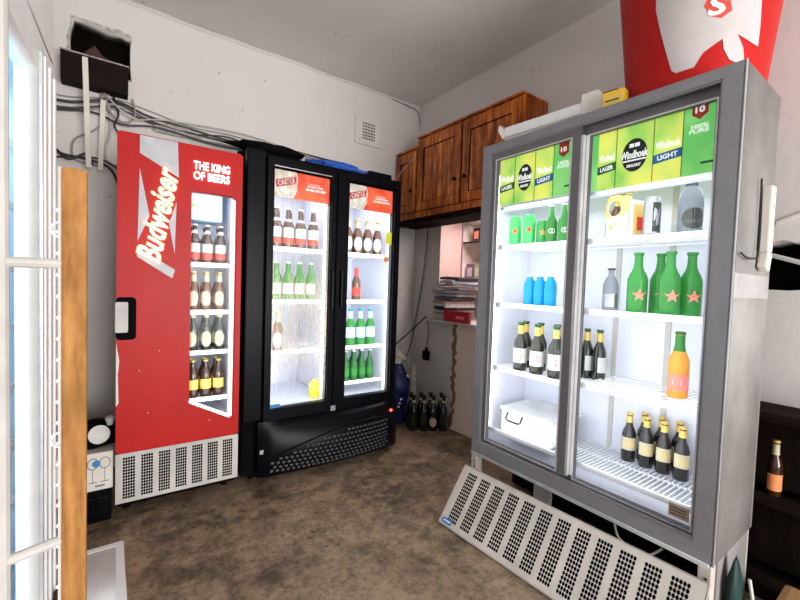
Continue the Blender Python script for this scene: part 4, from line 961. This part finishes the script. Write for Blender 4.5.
# with this turn local x -> +Y, local -y -> +X ; use x from -.85 to 0
Wl = .85
mb = fshape([rect(-Wl, 0, .04, 2.25), rect(-Wl+.05, -.05, .15, 1.95)], .06, .62); mb.box(-Wl, 0, .62, .64, .04, 2.25); mb.build('body', M_white, lc)
fshape([rect(-Wl, .004, 2.035, 2.25)], .0, .06).build('header', M_white, lc)
dl = fshape([rect(-Wl, 0, .06, 2.02), rect(-Wl+.12, -.272, .18, 1.90)], .0, .055).build('door', M_white, lc)
for k, (a, m) in enumerate(((.0, M_chrome), (.035, M_white), (.075, M_chrome), (.12, M_white), (.165, M_chrome), (.21, M_white))):
    MB().box(-.272+a+.004, -.272+a+.028, -.010-.004*(k % 2), .0, .10, 1.96-.04*(0), .003).build('frame_rib', m, dl)
fshape([rect(-Wl+.115, -.267, .175, 1.905)], .02, .024).build('door_glass', M_glass, dl)
liner(lc, -Wl+.06, -.06, .07, .58, .16, 1.94, M_bluel)
for z_ in [.30+.20*k for k in range(8)]: wire_shelf('shelf', lc, -Wl+.07, -.07, .09, .55, z_, .03)
for x in (-.30,): MB().box(x-.01, x+.01, .065, .085, .2, 1.85).build('led_strip', M_led, lc)
area('cooler_lamp', (-.42, .3, 1.92), (0, 0, 0), .5, .3, 3.5, (.80, .92, 1), lc)
area('cooler_lamp', (-.45, .075, 1.0), (PI/2, 0, 0), .3, 1.4, 5, (.80, .92, 1), lc)
WB = bottle('water_bottle', .035, .17, M_clearb, M_bluel, (.3, .6), None, mcap=M_blueb)
for k in range(7):
    for i in range(3):
        place(WB, in_frame(lc, (-.62+.11*i, .16, .30+.20*k)), f"clear water bottle, {ORD[i]} on {['lowest', 'second', 'third', 'fourth', 'fifth', 'sixth', 'seventh'][k]} shelf from bottom, left white cooler", 'bottle', 'water bottles in the left white cooler')
# steel gate with timber post
gt = thing('gate_frame', 'white steel bar frame with rough timber upright at the left edge', 'gate', (-.165, 1.0, 0))
MB().tube([(0, 0, 0), (0, 0, 2.4)], .0155, 12, False).build('steel_post', M_grille, gt)
for z_ in (.23, .757, 1.296): MB().tube([(0, 0, z_-(.015 if z_ < 1 else 0)), (.09, 0, z_)], .010, 10, False).build('cross_bar', M_grille, gt)
MB().box(.088, .126, -.014, .014, 0, 1.478, .004).build('timber_post', M_plank, gt)
MB().box(.082, .088, -.006, .006, 0, 1.478, .001).build('edge_strip', M_panel, gt)
for k in range(34): MB().lathe([(0, -.0045), (.0045, 0), (0, .0045)], (.082, -.006, .06+.0405*k), 6).build('screw_head', M_whink, gt)
for z_ in (.55, .96, 1.36): MB().tube([(.085, -.01, z_+.014), (.076, -.012, z_+.010), (.073, -.012, z_), (.076, -.012, z_-.010), (.085, -.01, z_-.014)], .0018, 6).build('wire_hook', M_whink, gt)

# white appliance panel lying on floor
wp = thing('appliance_panel', 'white moulded appliance panel lying on floor behind the timber post', 'panel', (-.15, 2.072, 0), 0)
fshape([rrect(0, .200, 0, .12, .012)], -.60, 0).build('panel_shell', M_white, wp)
mb = MB(); 
me = curve_mesh([rrect(.0, .196, -.595, -.005, .01), rrect(.025, .168, -.57, -.03, .008)], .004); mb.add(me, Matrix.Translation((0, 0, .118))); mb.build('raised_border', M_white, wp)
# crate, carton, kettle, saucer left of the red cooler
pc = thing('plastic_crate', 'black plastic crate on the floor left of the red cooler', 'crate', (-.30, 2.52, 0))
mb = MB(); mb.box(0, .305, 0, .30, 0, .165, .008); mb.build('crate_body', M_blackm, pc)
for k in range(5): MB().box(.02+.057*k, .06+.057*k, -.004, 0, .04, .13, .002).build('crate_slot', M_black, pc)
gx = thing('glassware_carton', 'white carton printed with wine glasses on the black crate', 'box', (-.30, 2.53, .166))
MB().box(0, .310, 0, .25, 0, .195, .002).build('carton_body', M_offw, gx)
for cx_ in (.225, .275):
    zt = .12
    fshape([ell(cx_, zt+.02, .024, .030, 16), ell(cx_, zt+.02, .021, .027, 16)], -.0012, -.0).build('printed_glass', M_ink, gx)
    fshape([rect(cx_-.001, cx_+.001, .045, zt-.01)], -.0012, 0).build('printed_glass', M_ink, gx)
    fshape([rect(cx_-.018, cx_+.018, .042, .045)], -.0012, 0).build('printed_glass', M_ink, gx)
fshape([ell(.240, .14, .018, .018, 10)], -.0016, -.0012).build('printed_swirl', M_blueink, gx)
fshape([rect(.235, .275, .020, .026)], -.0012, 0).build('print_line', M_ink, gx)
tag(sack('black_bag', M_blackm, -.08, 2.68, .362, .13, .09, .12, 15, .7, .3), 'black plastic bag on top of the wine glass carton', 'bag')
mb = MB(); mb.lathe([(0, 0), (.035, .001), (.046, .006), (.047, .009), (.034, .005), (0, .004)], n=24, mtx=Matrix.Translation((-.05, 2.58, .44)) @ Matrix.Rotation(1.25, 4, 'X'))
tag(mb.build('saucer', M_wlab, smooth=50), 'round white saucer leaning on the black bag left of red cooler', 'saucer')
cu = thing('small_cup', 'small white cup on the black bag beside the red cooler', 'cup', (-.004, 2.63, .47))
MB().lathe([(.014, 0), (.022, .03), (.022, .042), (.019, .042), (.012, .004), (.001, .004)], n=18).build('cup_body', M_wlab, cu, smooth=50)
for o in list(bpy.data.objects):
    if 'proto' in o and o.name not in placed: bpy.data.objects.remove(o)
